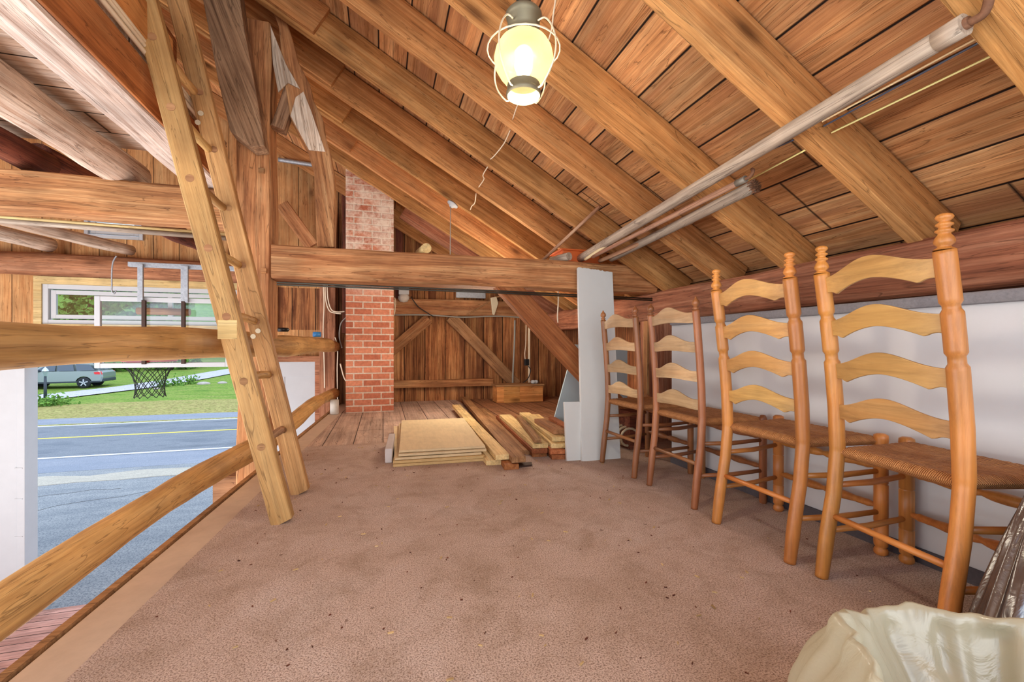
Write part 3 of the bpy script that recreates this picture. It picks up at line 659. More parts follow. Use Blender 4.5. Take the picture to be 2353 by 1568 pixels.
for y, x0, lb, sp in RL:
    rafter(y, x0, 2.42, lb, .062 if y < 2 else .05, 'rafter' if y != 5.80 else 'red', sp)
for y in (3.66, 4.75, 5.8): rafter(y, RIDGE+.02, 9.2-2.3, 'rafter of the other roof slope high above the open bay', side=-1)
# plate on the chair side, tie beam, posts
def T(name, A, B, w, h, mat, label, cat, group=None, **k):
    return tag(timber(name, A, B, w, h, M[mat], **k), label, cat, group)
T('wall_plate', (2.38, -1, 1.16), (2.38, YB-.1, 1.16), .24, .245, 'red', 'heavy red-brown plate beam above the knee wall, carrying the rafter feet', 'beam', jit=.008, cham=.014)
tb = T('tie_beam', (-.71, 3.31, 1.385), (2.24, 3.31, 1.385), .21, .225, 'old', 'hewn cross beam spanning from the tall post to the plate above the brown chairs', 'beam', jit=.006, cham=.012)
for px, py in ((1465, 621), (1525, 662)):
    p = aty(px, py, 3.205); MB().tube([p+Vector((0, .05, 0)), p+Vector((0, -.045, -.004))], [.018, .014], 10).build('oak_peg', M['old'], tb)
post = T('tall_post', (-.82, 3.35, -2.4), (-.82, 3.35, 2.98), .20, .22, 'old', 'tall hewn post with square pegs, standing at the open edge behind the ladder', 'post', jit=.006, cham=.012, up=(0, 1, 0))
for px, py in ((607, 623), (520, 595), (601, 393)):
    p = aty(px, py, 3.238); MB().box((p.x-.016, 3.225, p.z-.016), (p.x+.016, 3.25, p.z+.016)).build('peg', M['old'], post)
T('header_beam', (-4.9, 3.36, 1.735), (-.93, 3.36, 1.735), .20, .23, 'old', 'long header beam across the open bay under the pale loft boards', 'beam', jit=.008, cham=.012)
T('sill_block', (-1.06, 3.36, -.14), (-.80, 3.36, -.14), .2, .2, 'pinebrown', 'short brown timber block under the foot of the tall post', 'beam')
T('corner_post', (2.30, 3.30, 0), (2.30, 3.30, 1.035), .20, .20, 'red', 'short dark red post under the plate, behind the second brown chair', 'post', up=(0, 1, 0))
T('post_board', (2.16, 3.24, 0), (2.16, 3.24, 1.03), .03, .05, 'old', 'narrow upright batten nailed beside the short dark red post', 'board', up=(0, 1, 0))
T('knee_brace', (.90, 3.27, 1.31), (2.02, 3.27, .17), .10, .165, 'pinered', 'sloping knee brace under the cross beam, partly hidden by the tall white board', 'brace', jit=.003, skew0=.08)
# weathered brace nailed to the front of the tall post
pts = [aty(px, py, 3.10) for px, py in ((452, -70), (542, -70), (560, 60), (590, 220), (608, 335), (578, 338), (528, 300), (500, 180), (470, 20))]
m_, L_ = frame_x(pts[0], pts[4]); inv = m_.inverted()
o = MB().prism([inv@p for p in pts], inv.to_3x3()@Vector((0, .135, 0))).build('weathered_brace', M['grey'], M=m_, bevel=.006)
tag(o, 'grey weathered brace with strong grain hanging in front of the tall post', 'brace')
# crooked natural post on the cross beam
pts = [aty(px, py, 3.25) for px, py in ((596, -60), (640, 60), (648, 150), (666, 268), (706, 345), (722, 400), (728, 568), (768, 568), (770, 470), (768, 400), (757, 342), (745, 303), (741, 270), (718, 227), (712, 194), (684, 138), (672, 89), (650, 20), (640, -60))]
m_, L_ = frame_x(pts[6], pts[1]); inv = m_.inverted()
o = MB().prism([inv@p for p in pts][::-1], inv.to_3x3()@Vector((0, .13, 0))).build('crooked_post', M['old'], M=m_, bevel=.008)
for q in (((622, 60), (658, 150), (690, 206), (662, 192), (640, 214), (628, 150)), ((698, 212), (716, 258), (748, 350), (710, 346), (668, 268), (680, 225))):
    MB().prism([inv@aty(px, py, 3.249) for px, py in q][::-1], inv.to_3x3()@Vector((0, -.012, 0))).build('hewn_face', M['palelog'], o, M=m_, bevel=.003)
tag(o, 'naturally bent timber curving down from the roof to the cross beam beside the tall post', 'post')
a = aty(672, 205, 3.3); b = aty(640, 300, 3.3)
T('short_strut', a, b, .09, .085, 'grey', 'short dark strut wedged between the bent timber and the tall post', 'brace')
# loft edge: beam, side boards, round joists
T('loft_edge_beam', (-1.10, -.9, 1.955), (-1.10, 3.34, 1.955), .20, .205, 'whitelog', 'squared beam along the loft edge that the ladder leans against', 'beam', jit=.006)
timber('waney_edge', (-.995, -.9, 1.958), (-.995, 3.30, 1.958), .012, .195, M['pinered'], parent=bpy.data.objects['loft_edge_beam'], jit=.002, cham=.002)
T('loft_side_board', (-.985, -.9, 2.215), (-.985, 2.45, 2.20), .05, .17, 'boxpine', 'orange board on edge above the loft edge beam and the cables', 'board')
T('loft_side_board', (-1.13, .9, 2.42), (-1.13, 2.9, 2.42), .03, .26, 'old', 'upper orange board above the loft edge, its end beside the ladder top', 'board')
tag(log_obj('round_joist', (-1.61, -.9, 1.94), (-1.60, 3.5, 1.942), .10, .105, M['palelog'], .02, .05, seed=3), 'thick round joist under the pale loft boards, ending on the header beam beside the ladder', 'joist', 'round joists')
tag(log_obj('round_joist', (-2.09, -.9, 1.96), (-2.07, 3.5, 1.965), .085, .085, M['brownlog'], .02, .06, seed=4), 'dark bark-covered joist at the edge of the picture under the pale loft boards', 'joist', 'round joists')
tag(log_obj('round_joist', (-4.05, 3.3, 2.0), (-2.95, 6.42, 1.985), .07, .062, M['palelog'], .02, .07, seed=5), 'whitish pole joist with peeling bark, its end above the hanging wire hook', 'joist', 'round joists')
tag(log_obj('round_joist', (-4.3, 3.3, 2.03), (-3.74, 6.42, 2.0), .085, .08, M['palelog'], .02, .07, seed=6), 'lower flaky pole joist ending above the yellow window casing', 'joist', 'round joists')
tag(log_obj('round_joist', (-2.10, 3.5, 2.02), (-2.03, 6.45, 2.0), .09, .085, M['brownlog'], .02, .07, seed=7), 'bark-covered joist just beyond the header beam, passing behind the ladder', 'joist', 'round joists')
tag(log_obj('log_plate', (-5.2, 6.46, 1.77), (-.86, 6.46, 1.78), .135, .13, M['red'], .01, .03, seed=8), 'red-brown half-round log plate above the long white window', 'beam')
# street wall framing
T('wall_girt', (.14, 6.50, 1.385), (2.24, 6.50, 1.385), .13, .235, 'old', 'horizontal beam on the back wall beside the chimney, with a grey cable under it', 'beam')
T('wall_rail', (.14, 6.52, .26), (1.62, 6.52, .26), .09, .11, 'old', 'low horizontal rail on the back wall beside the chimney', 'rail')
def wall_brace(p0, p1, w, label, mat='pinebrown', y=6.50, th=.08):
    return T('wall_brace', aty(*p0, y), aty(*p1, y), th, w, mat, label, 'brace')
wall_brace((888, 815), (985, 733), .16, 'short brown brace rising from the chimney to the wall beam', 'old')
wall_brace((1035, 728), (1186, 884), .17, 'dark brace running down from the wall beam to the wooden box', 'pinebrown')
T('wall_post', (-.73, 6.49, -2.4), (-.73, 6.49, 2.6), .20, .16, 'red', 'red-brown post between the chimney and the white door leaf, with white cables on it', 'post', up=(0, 1, 0))
wall_brace((648, 470), (718, 566), .17, 'pale brace seen above the cross beam between the tall post and the bent timber', 'old', 6.35)
T('wall_stud', (.22, 6.53, 1.5), (.22, 6.53, 2.62), .10, .08, 'brownlog', 'dark upright stud just beside the chimney above the cross beam', 'post', up=(0, 1, 0))
T('wall_stud', (-.50, 6.52, 1.0), (-.50, 6.52, 3.0), .10, .08, 'brownlog', 'dark stud in the gap between the bent timber and the chimney', 'post', up=(0, 1, 0))
# chimney
ch = MB().box((-.437, 5.66, -.004), (.128, 6.12, 3.25)).build('brick_chimney', M['brick'], bevel=.004)
tag(ch, 'red brick chimney with pale mortar rising through the roof', 'chimney')
# ================================================================== RAILS ALONG THE EDGE
def rail_pts(keys):
    out = []
    for (px, py, y) in keys:
        x = edge_x(y)+.02; d = ray(px, py); out.append(d)
    return out
def rail(name, zc, rr, y0, y1, seed, label, wob=.02, mat='log'):
    rnd = random.Random(seed); n = 44; pts = []; rad = []
    ph = [rnd.uniform(0, 6.28) for _ in range(4)]
    for i in range(n+1):
        f = i/n; y = y0+(y1-y0)*f
        pts.append(Vector((edge_x(y)+.015+wob*math.sin(f*9+ph[0])*.6, y, zc(f)+wob*math.sin(f*13+ph[1])*.6)))
        rad.append(rr(f)*(1+.05*math.sin(f*23+ph[2])+.04*math.sin(f*41+ph[3])+rnd.uniform(-.012, .012)))
    return tag(local_tube(name, pts, rad, M[mat], None, 20, .015, rnd), label, 'rail', 'peeled log guard rails')
rail('log_rail', lambda f: .825-.0*f+(-.04*max(0, f-.9)*10*.3), lambda f: .050+.032*min(1, f*2.0)-.01*max(0, f-.8)*5, .55, 6.25, 11, 'upper peeled log rail at eye height along the open edge', .012)
rail('log_rail', lambda f: .155+.05*f, lambda f: .052+.014*min(1, f*2.5), .55, 6.25, 12, 'lower peeled log rail near the floor along the open edge', .03)
# ================================================================== LADDER
ld = empty('wooden_ladder', (-.44, 2.44, 0)); tag(ld, 'wooden ladder standing on the carpet and leaning on the loft edge beam', 'ladder')
def lx_(z): return -.447-.2325*z
for y in (2.245, 2.66):
    r_ = timber('side_rail', (lx_(-.003)+(.006 if y > 2.5 else 0), y, .004), (lx_(2.95)+(.038 if y > 2.5 else 0), y, 2.95), .058, .092, M['ladder'], parent=ld, jit=.001, cham=.004, up=(1, 0, 0), n=12, skew0=.01)
    for k, z in enumerate((.36, .66, .95, 1.25, 1.55, 1.85, 2.14)):
        MB().tube([(lx_(z)+(.006+.011*z if y > 2.5 else 0), y-.0305, z), (lx_(z)+(.006+.011*z if y > 2.5 else 0), y-.0287, z)], .017, 14).build('rung_end', M['pinebrown'], r_)
rr = random.Random(4)
for z in (.36, .66, .95, 1.25, 1.55, 1.85, 2.14):
    local_tube('rung', [(lx_(z)+rr.uniform(-.006, .006)*math.sin(k), 2.225+.455*k/6, z+(.012*math.sin(k*.55) if z < 1 else 0)) for k in range(7)], .020, M['log' if z > .4 else 'grey'], ld, 12)
for y, pairs in ((2.245, ()), (2.66, ((.90, .012), (.87, -.018), (2.03, .01), (1.98, -.015)))):
    for z, dx in pairs:
        MB().tube([(lx_(z)+dx, y-.033, z), (lx_(z)+dx, y-.029, z)], .013, 14).build('washer', M['cage'], ld)
MB().box((lx_(.9)-.046, 2.2145, .85), (lx_(.9)+.030, 2.2165, .935)).build('patch_plate', M['pine'], ld, bevel=.002)
# ================================================================== CHAIRS
def bend0(z, k=1.0): 
    P_ = [(0, 0), (.15, .022), (.3, .050), (.45, .064), (.6, .058), (.75, .044), (.9, .026), (1.05, .004), (1.2, -.02)]
    for (a, xa), (b, xb) in zip(P_, P_[1:]):
        if z <= b: return k*(xa+(xb-xa)*(z-a)/(b-a))
    return -.02*k
def make_chair(kind, back_w=.385, front_w=.47, depth=.405):
    yel = kind == 'yellow'; H_ = 1.075 if yel else 1.0; R_ = .0235 if yel else .0195
    bk = 1.0 if yel else .75
    bend = lambda z: bend0(z, bk)
    t = empty('ladderback_chair', (0, 0, 0)); wm = M['chairyellow' if yel else 'chairbrown']; wz = M['chairyellow_z' if yel else 'chairbrown_z']
    sm = M['slatyellow' if yel else 'slatpale']
    for s_ in (-1, 1):
        y = s_*back_w/2; pts = []; rad = []
        n = 110
        for i in range(n+1):
            z = H_*i/n; r = R_*(.86+.14*min(1, z/.10)) if z < .1 else R_
            if yel:
                for zc in (.775, .925):
                    for dz in (-.012, 0, .012):
                        if abs(z-zc-dz-.006) < .0035: r = R_*.78
                    if abs(z-zc) < .02 and r == R_: r = R_*1.0
            if z > .45: r *= 1.04 if yel else .96
            pts.append((bend(z), y, z)); rad.append(r)
        MB().tube(pts, rad, 18).build('back_post', wz, t)
        bx = bend(H_)
        if yel: fp = [(.0235, 0), (.021, .004), (.014, .008), (.0145, .011), (.021, .017), (.0225, .024), (.019, .034), (.0135, .042), (.013, .045), (.0195, .049), (.0195, .053), (.0125, .057), (.012, .062), (.0185, .066), (.0185, .070), (.0115, .074), (.011, .077), (.0175, .083), (.0195, .088), (.0165, .094), (.008, .098), (0, .099)]
        else: fp = [(.0175, 0), (.012, .004), (.0165, .008), (.0165, .012), (.010, .016), (.010, .019), (.0175, .026), (.0195, .036), (.017, .046), (.009, .055), (.005, .061), (.0055, .066), (0, .069)]
        MB().lathe(fp, 20, Matrix.Translation((bx, y, H_))).build('finial', wz, t)
    tops = (.995, .845, .695, .555) if yel else (.935, .785, .635, .49)
    for q, z0 in enumerate(tops):
        hh = .062 if yel else .055; ar = .042 if yel else .038; w = back_w/2-.006
        if q == 3 and yel: hh = .058
        def prof(u):   # u in -1..1
            if yel:
                c = math.cos(u*math.pi/2); top = hh+ar*(.5-.5*math.cos(math.pi*(1-abs(u))**1.15))
                bot = .036*(1-(abs(u)/.70)**1.7) if abs(u) < .70 else .011*math.sin(math.pi*(abs(u)-.70)/.30)**.8 if abs(u) < .995 else 0.0
            else:
                top = hh+ar*(.5+.5*math.cos(math.pi*min(1, abs(u)*1.25))); bot = .004*math.cos(u*3)+.004
            return bot, top
        n = 44; vs = []; bow = .022
        for i in range(n+1):
            u = -1+2*i/n; bo, to = prof(u)
            for zz, dx in ((bo, 0), (to, 0), (to, .009), (bo, .009)):
                z = z0+zz-.0; vs.append((bend(z)-.0045+dx-bow*(1-u*u), u*w, z))
        fs = [(i*4+k, i*4+(k+1) % 4, (i+1)*4+(k+1) % 4, (i+1)*4+k) for i in range(n) for k in range(4)]
        fs += [(3, 2, 1, 0), tuple(n*4+k for k in range(4))]
        MB().add(vs, fs).build('slat', sm if not (yel and q == 0) else sm, t, bevel=.002)
    zs = .455 if yel else .44; fx = depth
    for s_ in (-1, 1):
        y = s_*front_w/2; r = .0235 if yel else .020
        pf = [(r*.72, 0), (r*.98, .006), (r*1.0, .016), (r*.92, .024), (r*.68, .030), (r*.95, .036), (r, .05), (r, .125), (r*.78, .128), (r, .131), (r, .275), (r*.78, .278), (r, .281), (r, zs-.015), (r*1.05, zs), (r*1.0, zs+.014), (r*.6, zs+.02), (0, zs+.021)] if yel else \
             [(r*.8, 0), (r*.95, .01), (r*.95, zs-.015), (r, zs), (r*.6, zs+.018), (0, zs+.019)]
        MB().lathe(pf, 20, Matrix.Translation((fx, y, 0))).build('front_leg', wz, t)
        for z in (.32, .16):
            local_tube('side_stretcher', [(bend(z), s_*back_w/2, z+.005), ((bend(z)+fx)/2, s_*(back_w+front_w)/4, z), (fx, y, z+.01)], [.0095, .0115, .0095], wm, t, 12)
    for z in (.355, .20):
        n = 30; pts = []; rad = []
        for i in range(n+1):
            f = i/n; u = abs(2*f-1); pts.append((fx, -front_w/2+front_w*f, z-.012))
            rad.append(.010+.009*math.exp(-((u-.28)/.30)**2)-.004*math.exp(-((u)/.06)**2)+.006*math.exp(-((u-.70)/.035)**2)+.004*math.exp(-((u-.80)/.03)**2))
        MB().tube(pts, rad, 14).build('turned_front_stretcher', wm, t)
    local_tube('back_stretcher', [(bend(.22), -back_w/2, .22), (bend(.22), back_w/2, .22)], [.0105, .0105], wm, t, 12)
    # woven rush seat: trapezoid with rolled edges and a shallow dip towards the middle
    bx = bend(zs); NX = 40
    def seat(a, b):
        u = 2*a-1; v = 2*b-1; x = bx-.008+(fx-bx+.022)*a; hw = (back_w/2-.004)+((front_w/2+.006)-(back_w/2-.004))*a
        e = max(abs(u), abs(v)); dip = -.010*(1-e)**.6
        roll = -.020*max(0, (e-.84)/.16)**2.2; dip -= .006*max(0, 1-abs(e-.55)/.3)
        return (x, hw*v, zs+.012+dip+roll+.0012*math.sin(a*150 if abs(v) > abs(u) else b*150))
    def seatb(a, b):
        x, y, z = seat(a, b); e = max(abs(2*a-1), abs(2*b-1))
        return (x, y, zs-.030+.020*max(0, (e-.86)/.14)**2.2)
    mb = MB(); mb.grid(NX, NX, seat); n0 = len(mb.v); mb.grid(NX, NX, seatb)
    m0 = len(mb.f)//2
    for k in range(m0, len(mb.f)): mb.f[k] = mb.f[k][::-1]
    ring = [i for i in range(NX+1)]+[j*(NX+1)+NX for j in range(1, NX+1)]+[NX*(NX+1)+i for i in range(NX-1, -1, -1)]+[j*(NX+1) for j in range(NX-1, 0, -1)]
    for a, b in zip(ring, ring[1:]+ring[:1]): mb.f.append((b, a, a+n0, b+n0)); mb.sm.append(True)
    mb.build('rush_seat', M['rush'], t)
    return t
cy = make_chair('yellow'); cb_ = make_chair('brown', .385, .45, .40)
def place(o, x, y, rot, label):
    o.location = (x, y, 0); o.rotation_euler = (0, 0, rot); tag(o, label, 'chair', 'ladderback chairs lined up facing the knee wall')
cy2 = copy_tree(cy); cb2 = copy_tree(cb_)
place(cy, 1.462, .976, math.radians(-8), 'honey maple ladderback chair with turned finials, beside the black bag')
place(cy2, 1.475, 1.47, math.radians(-1), 'honey maple ladderback chair with turned finials, between a brown chair and its honey twin')
place(cb_, 1.500, 2.03, math.radians(0), 'brown ladderback chair with acorn finials, next to the honey chairs')
place(cb2, 1.484, 2.563, math.radians(2), 'brown ladderback chair with acorn finials, in front of the tall white foam board')
# ================================================================== LANTERN
LC = Vector((.415, 1.275, 1.700))
ln = empty('hanging_lantern', LC); tag(ln, 'onion-shaped lantern with wire cage and lit bulb hanging under the rafters', 'lantern')
def LT(p): return Matrix.Translation(LC+Vector((0, 0, p)))
MB().lathe([(.046, -.082), (.054, -.070), (.072, -.048), (.087, -.022), (.091, .004), (.086, .030), (.073, .052), (.056, .066), (.046, .070)], 40, LT(0)).build('glass_globe', M['globe'], ln)
MB().lathe([(.0, .036), (.020, .034), (.027, .024), (.027, -.024), (.020, -.040), (.0, -.044)], 24, LT(0)).build('bulb', M['bulb'], ln)
MB().lathe([(.048, .062), (.050, .074), (.047, .080), (.047, .096), (.050, .100), (.049, .122), (.053, .128), (.056, .138), (.048, .148), (.020, .158), (.014, .160)], 36, LT(0)).build('cap', M['lampmetal'], ln)
MB().lathe([(.050, -.112), (.054, -.108), (.053, -.098), (.049, -.094), (.051, -.082), (.049, -.076)], 36, LT(0)).build('bottom_ring', M['lampmetal'], ln)
MB().tube([LC+Vector((0, 0, .158)), LC+Vector((0, 0, .19)), LC+Vector((0, 0, .20)), LC+Vector((0, 0, .235))], [.020, .024, .013, .013], 14).build('socket_neck', M['lampdark'], ln)
MB().tube([LC+Vector((0, 0, .23)), LC+Vector((0, 0, rz(LC.x)-LC.z+.02))], .008, 10).build('stem', M['lampdark'], ln)
for k in range(4):
    a = math.radians(35+90*k); d = Vector((math.cos(a), math.sin(a), 0))
    pts = [LC+d*r+Vector((0, 0, z)) for r, z in ((.053, .098), (.080, .094), (.106, .055), (.118, .0), (.106, -.052), (.072, -.098), (.053, -.103))]
    cable('cage_wire', pts, .0026, M['cage'], ln)
MB().tube([LC+Vector((.112*math.cos(t_*.2618), .112*math.sin(t_*.2618), .03)) for t_ in range(25)], .0024, 8, caps=False).build('cage_ring', M['cage'], ln)
lamp('lantern_light', 'POINT', LC+Vector((0, 0, -.005)), 5, (1, .86, .64), size=.045)
lamp('lantern_downlight', 'POINT', LC+Vector((0, 0, -.14)), 10, (1, .87, .66), size=.05)
# white wire along the roof, through the rafters
def roofpt(px, py, off=.03): return atroof(px, py, off)
wp = [roofpt(1278, -12), roofpt(1272, 30), roofpt(1262, 88), roofpt(1225, 170, .05), roofpt(1192, 235), roofpt(1178, 275)]
tag(cable('white_wire', wp, .0035, M['cable']), 'white wire passing down behind the lantern under the roof boards', 'wire')
wp = [roofpt(1172, 300), roofpt(1158, 330), roofpt(1136, 358), roofpt(1127, 366)]
tag(cable('white_wire', wp, .004, M['cable']), 'first loose piece of white wire dangling below the lantern', 'wire')
wp = [roofpt(1121, 383), roofpt(1110, 402), roofpt(1112, 412), roofpt(1100, 430)]
tag(cable('white_wire', wp, .0045, M['cable']), 'second loose piece of white wire between two rafters', 'wire')
wp = [roofpt(1094, 445), roofpt(1091, 466), roofpt(1084, 474), roofpt(1081, 482)]
tag(cable('white_wire', wp, .005, M['cable']), 'lowest loose end of white wire above the cross beam', 'wire')
# porcelain lamp base with chain
p = atroof(1040, 470, -.01); p.y -= .0
pb = empty('porcelain_lamp_base', p); tag(pb, 'white porcelain lamp base fixed under a rafter, its chain hanging to the cross beam', 'lamp holder')
Mp = Matrix.Translation(p)@Matrix.Rotation(TH, 4, 'Y')
MB().lathe([(.0, -.03), (.022, -.03), (.028, -.018), (.055, -.006), (.058, .004), (.0, .004)], 22, Mp).build('base', M['white'], pb)
MB().tube([p+Vector((-.02, 0, -.02)), p+Vector((-.022, 0, -.2)), p+Vector((-.024, 0, -.50))], .004, 8).build('pull_chain', M['cablegrey'], pb)
# ================================================================== POLES STORED UNDER THE RAFTERS
big = empty('long_pole', (1.5, .8, 1.6)); tag(big, 'long thick grey pole with an iron hook at its near end, stored under the rafters', 'pole', 'poles stored under the rafters')
A = Vector(atroof(2208, 62, -.035)); B = Vector((1.60, 3.42, 1.555))
local_tube('shaft', [A.lerp(B, k/20) for k in range(21)], [.029+.004*k/20 for k in range(21)], M['pole'], big, 22, .01)
d_ = (B-A).normalized()
local_tube('collar', [A-d_*.01, A+d_*.055], [.030, .030], M['pole'], big, 24)
cable('hook', [A-d_*.012, A-d_*.05+Vector((0, 0, .0)), A-d_*.07+Vector((-.015, 0, .05)), A-d_*.06+Vector((.0, 0, .085)), A-d_*.075+Vector((.045, 0, .12)), A-d_*.09+Vector((.075, 0, .12))], .011, M['rust'], big)
local_tube('hook_plug', [A-d_*.02, A+d_*.01], [.016, .016], M['rust'], big, 12)
def pole(px0, py0, off0, px1, py1, r0, r1, mat, label, zb=None):
    a = atroof(px0, py0, off0); b = atz(px1, py1, 1.5+r1+.004) if zb is None else atz(px1, py1, zb)
    o = local_tube('long_pole', [a.lerp(b, k/16) for k in range(17)], [r0+(r1-r0)*k/16 for k in range(17)], M[mat], None, 18, .012)
    return tag(o, label, 'pole', 'poles stored under the rafters'), a, b
o, a, b = pole(1733, 428, -.055, 1405, 594, .030, .028, 'pole', 'thick shorter pole with a rough fibrous end, under the long hooked pole')
rr = random.Random(8); fb = MB(); d_ = (b-a).normalized()
for _ in range(160):
    v = Vector((rr.gauss(0, 1), 0, rr.gauss(0, 1))); v = v.normalized()*rr.uniform(0, .031); q = a+v; e = q-d_*rr.uniform(.006, .022)+Vector((rr.uniform(-.004, .004), 0, rr.uniform(-.004, .004)))
    fb.tube([q+d_*.01, e], [.0035, .0015], 4, caps=False)
fb.build('frayed_end', M['rust'], o)
o, a, b = pole(1712, 412, -.035, 1362, 590, .0155, .0145, 'polepink', 'slim pinkish pole lying against the thick shorter pole'); d_ = (b-a).normalized()
local_tube('ferrule', [a-d_*.005, a+d_*.05], [.0165, .0165], M['collar'], o, 14)
cable('hook', [a, a-d_*.03, a-d_*.045+Vector((.0, 0, .02)), a-d_*.03+Vector((.01, 0, .035))], .008, M['rust'], o)
pole(1500, 494, -.02, 1345, 596, .012, .012, 'creamstrip', 'thin cream rod between the long hooked pole and the pinkish pole')
pole(1590, 508, -.02, 1378, 600, .016, .016, 'polepink', 'slim pole whose near end is hidden above the thick shorter pole')
a = aty(1378, 475, 2.95); b = aty(1243, 592, 3.36); b.z = 1.51
tag(local_tube('leaning_stick', [a, b], [.014, .012], M['polepink'], None, 12), 'slim stick rising alone from the cross beam against the rafters', 'stick')
a = aty(1308, 568, 3.2); b = aty(1268, 600, 3.40); b.z = a.z = 1.535
tag(local_tube('short_pole', [a, b], [.032, .030], M['pole'], None, 16), 'short grey pole end lying on the cross beam beside the leaning stick', 'pole')
ob = MB().box((1.44, 3.36, 1.502), (1.78, 3.62, 1.62)).build('orange_box', M['orange'], bevel=.006)
MB().box((1.42, 3.35, 1.62), (1.80, 3.63, 1.633)).build('lid', M['orange'], ob, bevel=.003)
tag(ob, 'orange plastic box behind the stored poles on the cross beam', 'box')
# strips threaded through the rafters near the plate
def rstrip(px0, py0, y0, px1, py1, y1, w, mat, label):
    a = aty(px0, py0, y0); b = aty(px1, py1, y1)
    o = timber('plastic_strip', a, b, w, .006, M[mat], jit=.0, cham=.001, roll=-TH); return tag(o, label, 'strip', 'strips threaded through the rafters')
rstrip(2353, 30, .79, 1892, 278, 1.315, 0.027, 'creamstrip', 'cream strip between the long pole and the blue-grey strip')
rstrip(2353, 42, .79, 1896, 288, 1.315, 0.030, 'bluestrip', 'blue-grey strip running beside the long pole to the thick orange rafter')
rstrip(2353, 92, .79, 1916, 302, 1.315, 0.039, 'yellowstrip', 'pale yellow strip below the blue-grey strip, ending at the thick orange rafter')
rstrip(1826, 320, 1.385, 1640, 402, 1.97, 0.030, 'bluestrip', 'blue-grey strip emerging on the lantern side of the thick orange rafter')
rstrip(1852, 344, 1.385, 1700, 425, 1.97, 0.039, 'yellowstrip', 'pale yellow strip emerging beside the rough end of the shorter pole')
# log end resting on the cross beam
a = Vector((0, 0, 0)); p = aty(978, 562, 3.30)
tag(local_tube('log_offcut', [Vector((p.x, 3.22, 1.533)), Vector((p.x-.03, 3.42, 1.533))], [.036, .037], M['pine'], None, 18), 'pale round log offcut lying on top of the cross beam', 'offcut')
# two thin steel rods below the cross beam
for dz, lb in ((0, 'upper of the two thin dark rods running under the cross beam'), (-.014, 'lower of the two thin dark rods running under the cross beam')):
    tag(MB().tube([(-.68, 3.23, 1.243+dz), (.8, 3.19, 1.236+dz), (2.18, 3.19, 1.218+dz)], .006, 8).build('steel_rod', M['rod']), lb, 'rod', 'steel rods under the cross beam')
# ================================================================== PLYWOOD AND LUMBER ON THE FLOOR
def boardbox(name, corner, ang, L, W_, z0, z1, mat, label, cat, group, bevel=.002, tilt=0.0, edge=None, curve=0.0):
    """board lying flat: corner = near end, centre of its width; length runs away at ang from +Y"""
    m = Matrix.Translation((corner[0], corner[1], z0))@Matrix.Rotation(math.pi/2-ang, 4, 'Z')@Matrix.Rotation(-tilt, 4, 'Y')
    mb = MB(); n = 6
    rnd = random.Random(int(corner[0]*1000)+int(z0*991)); vs = []
    for i in range(n+1):
        for y, z in ((-W_/2, 0), (W_/2, 0), (W_/2, z1-z0), (-W_/2, z1-z0)):
            vs.append((L*i/n, y+rnd.uniform(-.0015, .0015), z+rnd.uniform(-.0006, .0006)))
    fs = [(i*4+k, i*4+(k+1) % 4, (i+1)*4+(k+1) % 4, (i+1)*4+k)[::-1] for i in range(n) for k in range(4)]+[(0, 1, 2, 3), (n*4+3, n*4+2, n*4+1, n*4)]
    o = mb.add(vs, fs).build(name, M[mat], M=m, bevel=bevel)
    return tag(o, label, cat, group)
def layered(name, light, dark):
    t = NT(name); tc = t.node('ShaderNodeTexCoord').outputs['Object']; sp = t.n.new('ShaderNodeSeparateXYZ'); t.put(sp.inputs[0], tc)
    g = t.n.new('ShaderNodeNewGeometry'); sn = t.n.new('ShaderNodeSeparateXYZ'); t.put(sn.inputs[0], g.outputs['Normal'])
    lay = t.math('SINE', t.math('MULTIPLY', sp.outputs[2], 1300.)); side = t.math('LESS_THAN', t.math('ABSOLUTE', sn.outputs[2]), .6)
    n = t.noise(t.vmath('MULTIPLY', tc, (2, 9, 9)), 4, 6, .65); n2 = t.noise(tc, 3, 5, .7)
    face = t.mix(1.0, light, t.ramp(t.math('ADD', t.math('MULTIPLY', n, .5), t.math('MULTIPLY', n2, .5)), [(.35, .82), (.6, 1.0)]), 'MULTIPLY')
    col = t.mix(t.math('MULTIPLY', side, t.ramp(lay, [(.3, .0), (.7, .75)])), face, dark)
    return t.fin(col, .8, .15)
M['ply'] = layered('plywood', srgb(228, 206, 166), srgb(140, 96, 50))
M['ply2'] = layered('plywood_aged', srgb(216, 184, 130), srgb(126, 82, 40))
A0 = math.radians(-7)
PLY = [(.385, 3.03, .0, .019, 'ply2', 1.2, .64, 'lowest plywood sheet of the stack on the floor'), (.380, 3.035, .020, .039, 'ply2', 1.2, .63, 'second plywood sheet from the floor in the stack'),
       (.375, 3.05, .041, .057, 'ply', 1.22, .60, 'third plywood sheet from the floor, with a splintered edge'), (.405, 3.055, .062, .080, 'ply', 1.22, .61, 'plywood sheet second from the top of the stack'),
       (.405, 3.07, .083, .101, 'ply', 1.24, .60, 'topmost plywood sheet of the stack, bare and pale')]
for i, (x, y, z0, z1, mt, L, W_, lb) in enumerate(PLY):
    boardbox('plywood_sheet', (x, y), math.radians(2+1.2*math.sin(i*2.1)), L, W_, z0+.001, z1, mt, lb, 'plywood sheet', 'plywood sheets stacked on the floor')
tag(MB().box((0, 0, 0), (.05, .55, .10)).build('paper_bundle', M['paper'], M=Matrix.Translation((.012, 3.16, 0))@Matrix.Rotation(-.06, 4, 'Z'), bevel=.008), 'narrow grey-white roll of paper lying along the side of the plywood stack', 'paper')
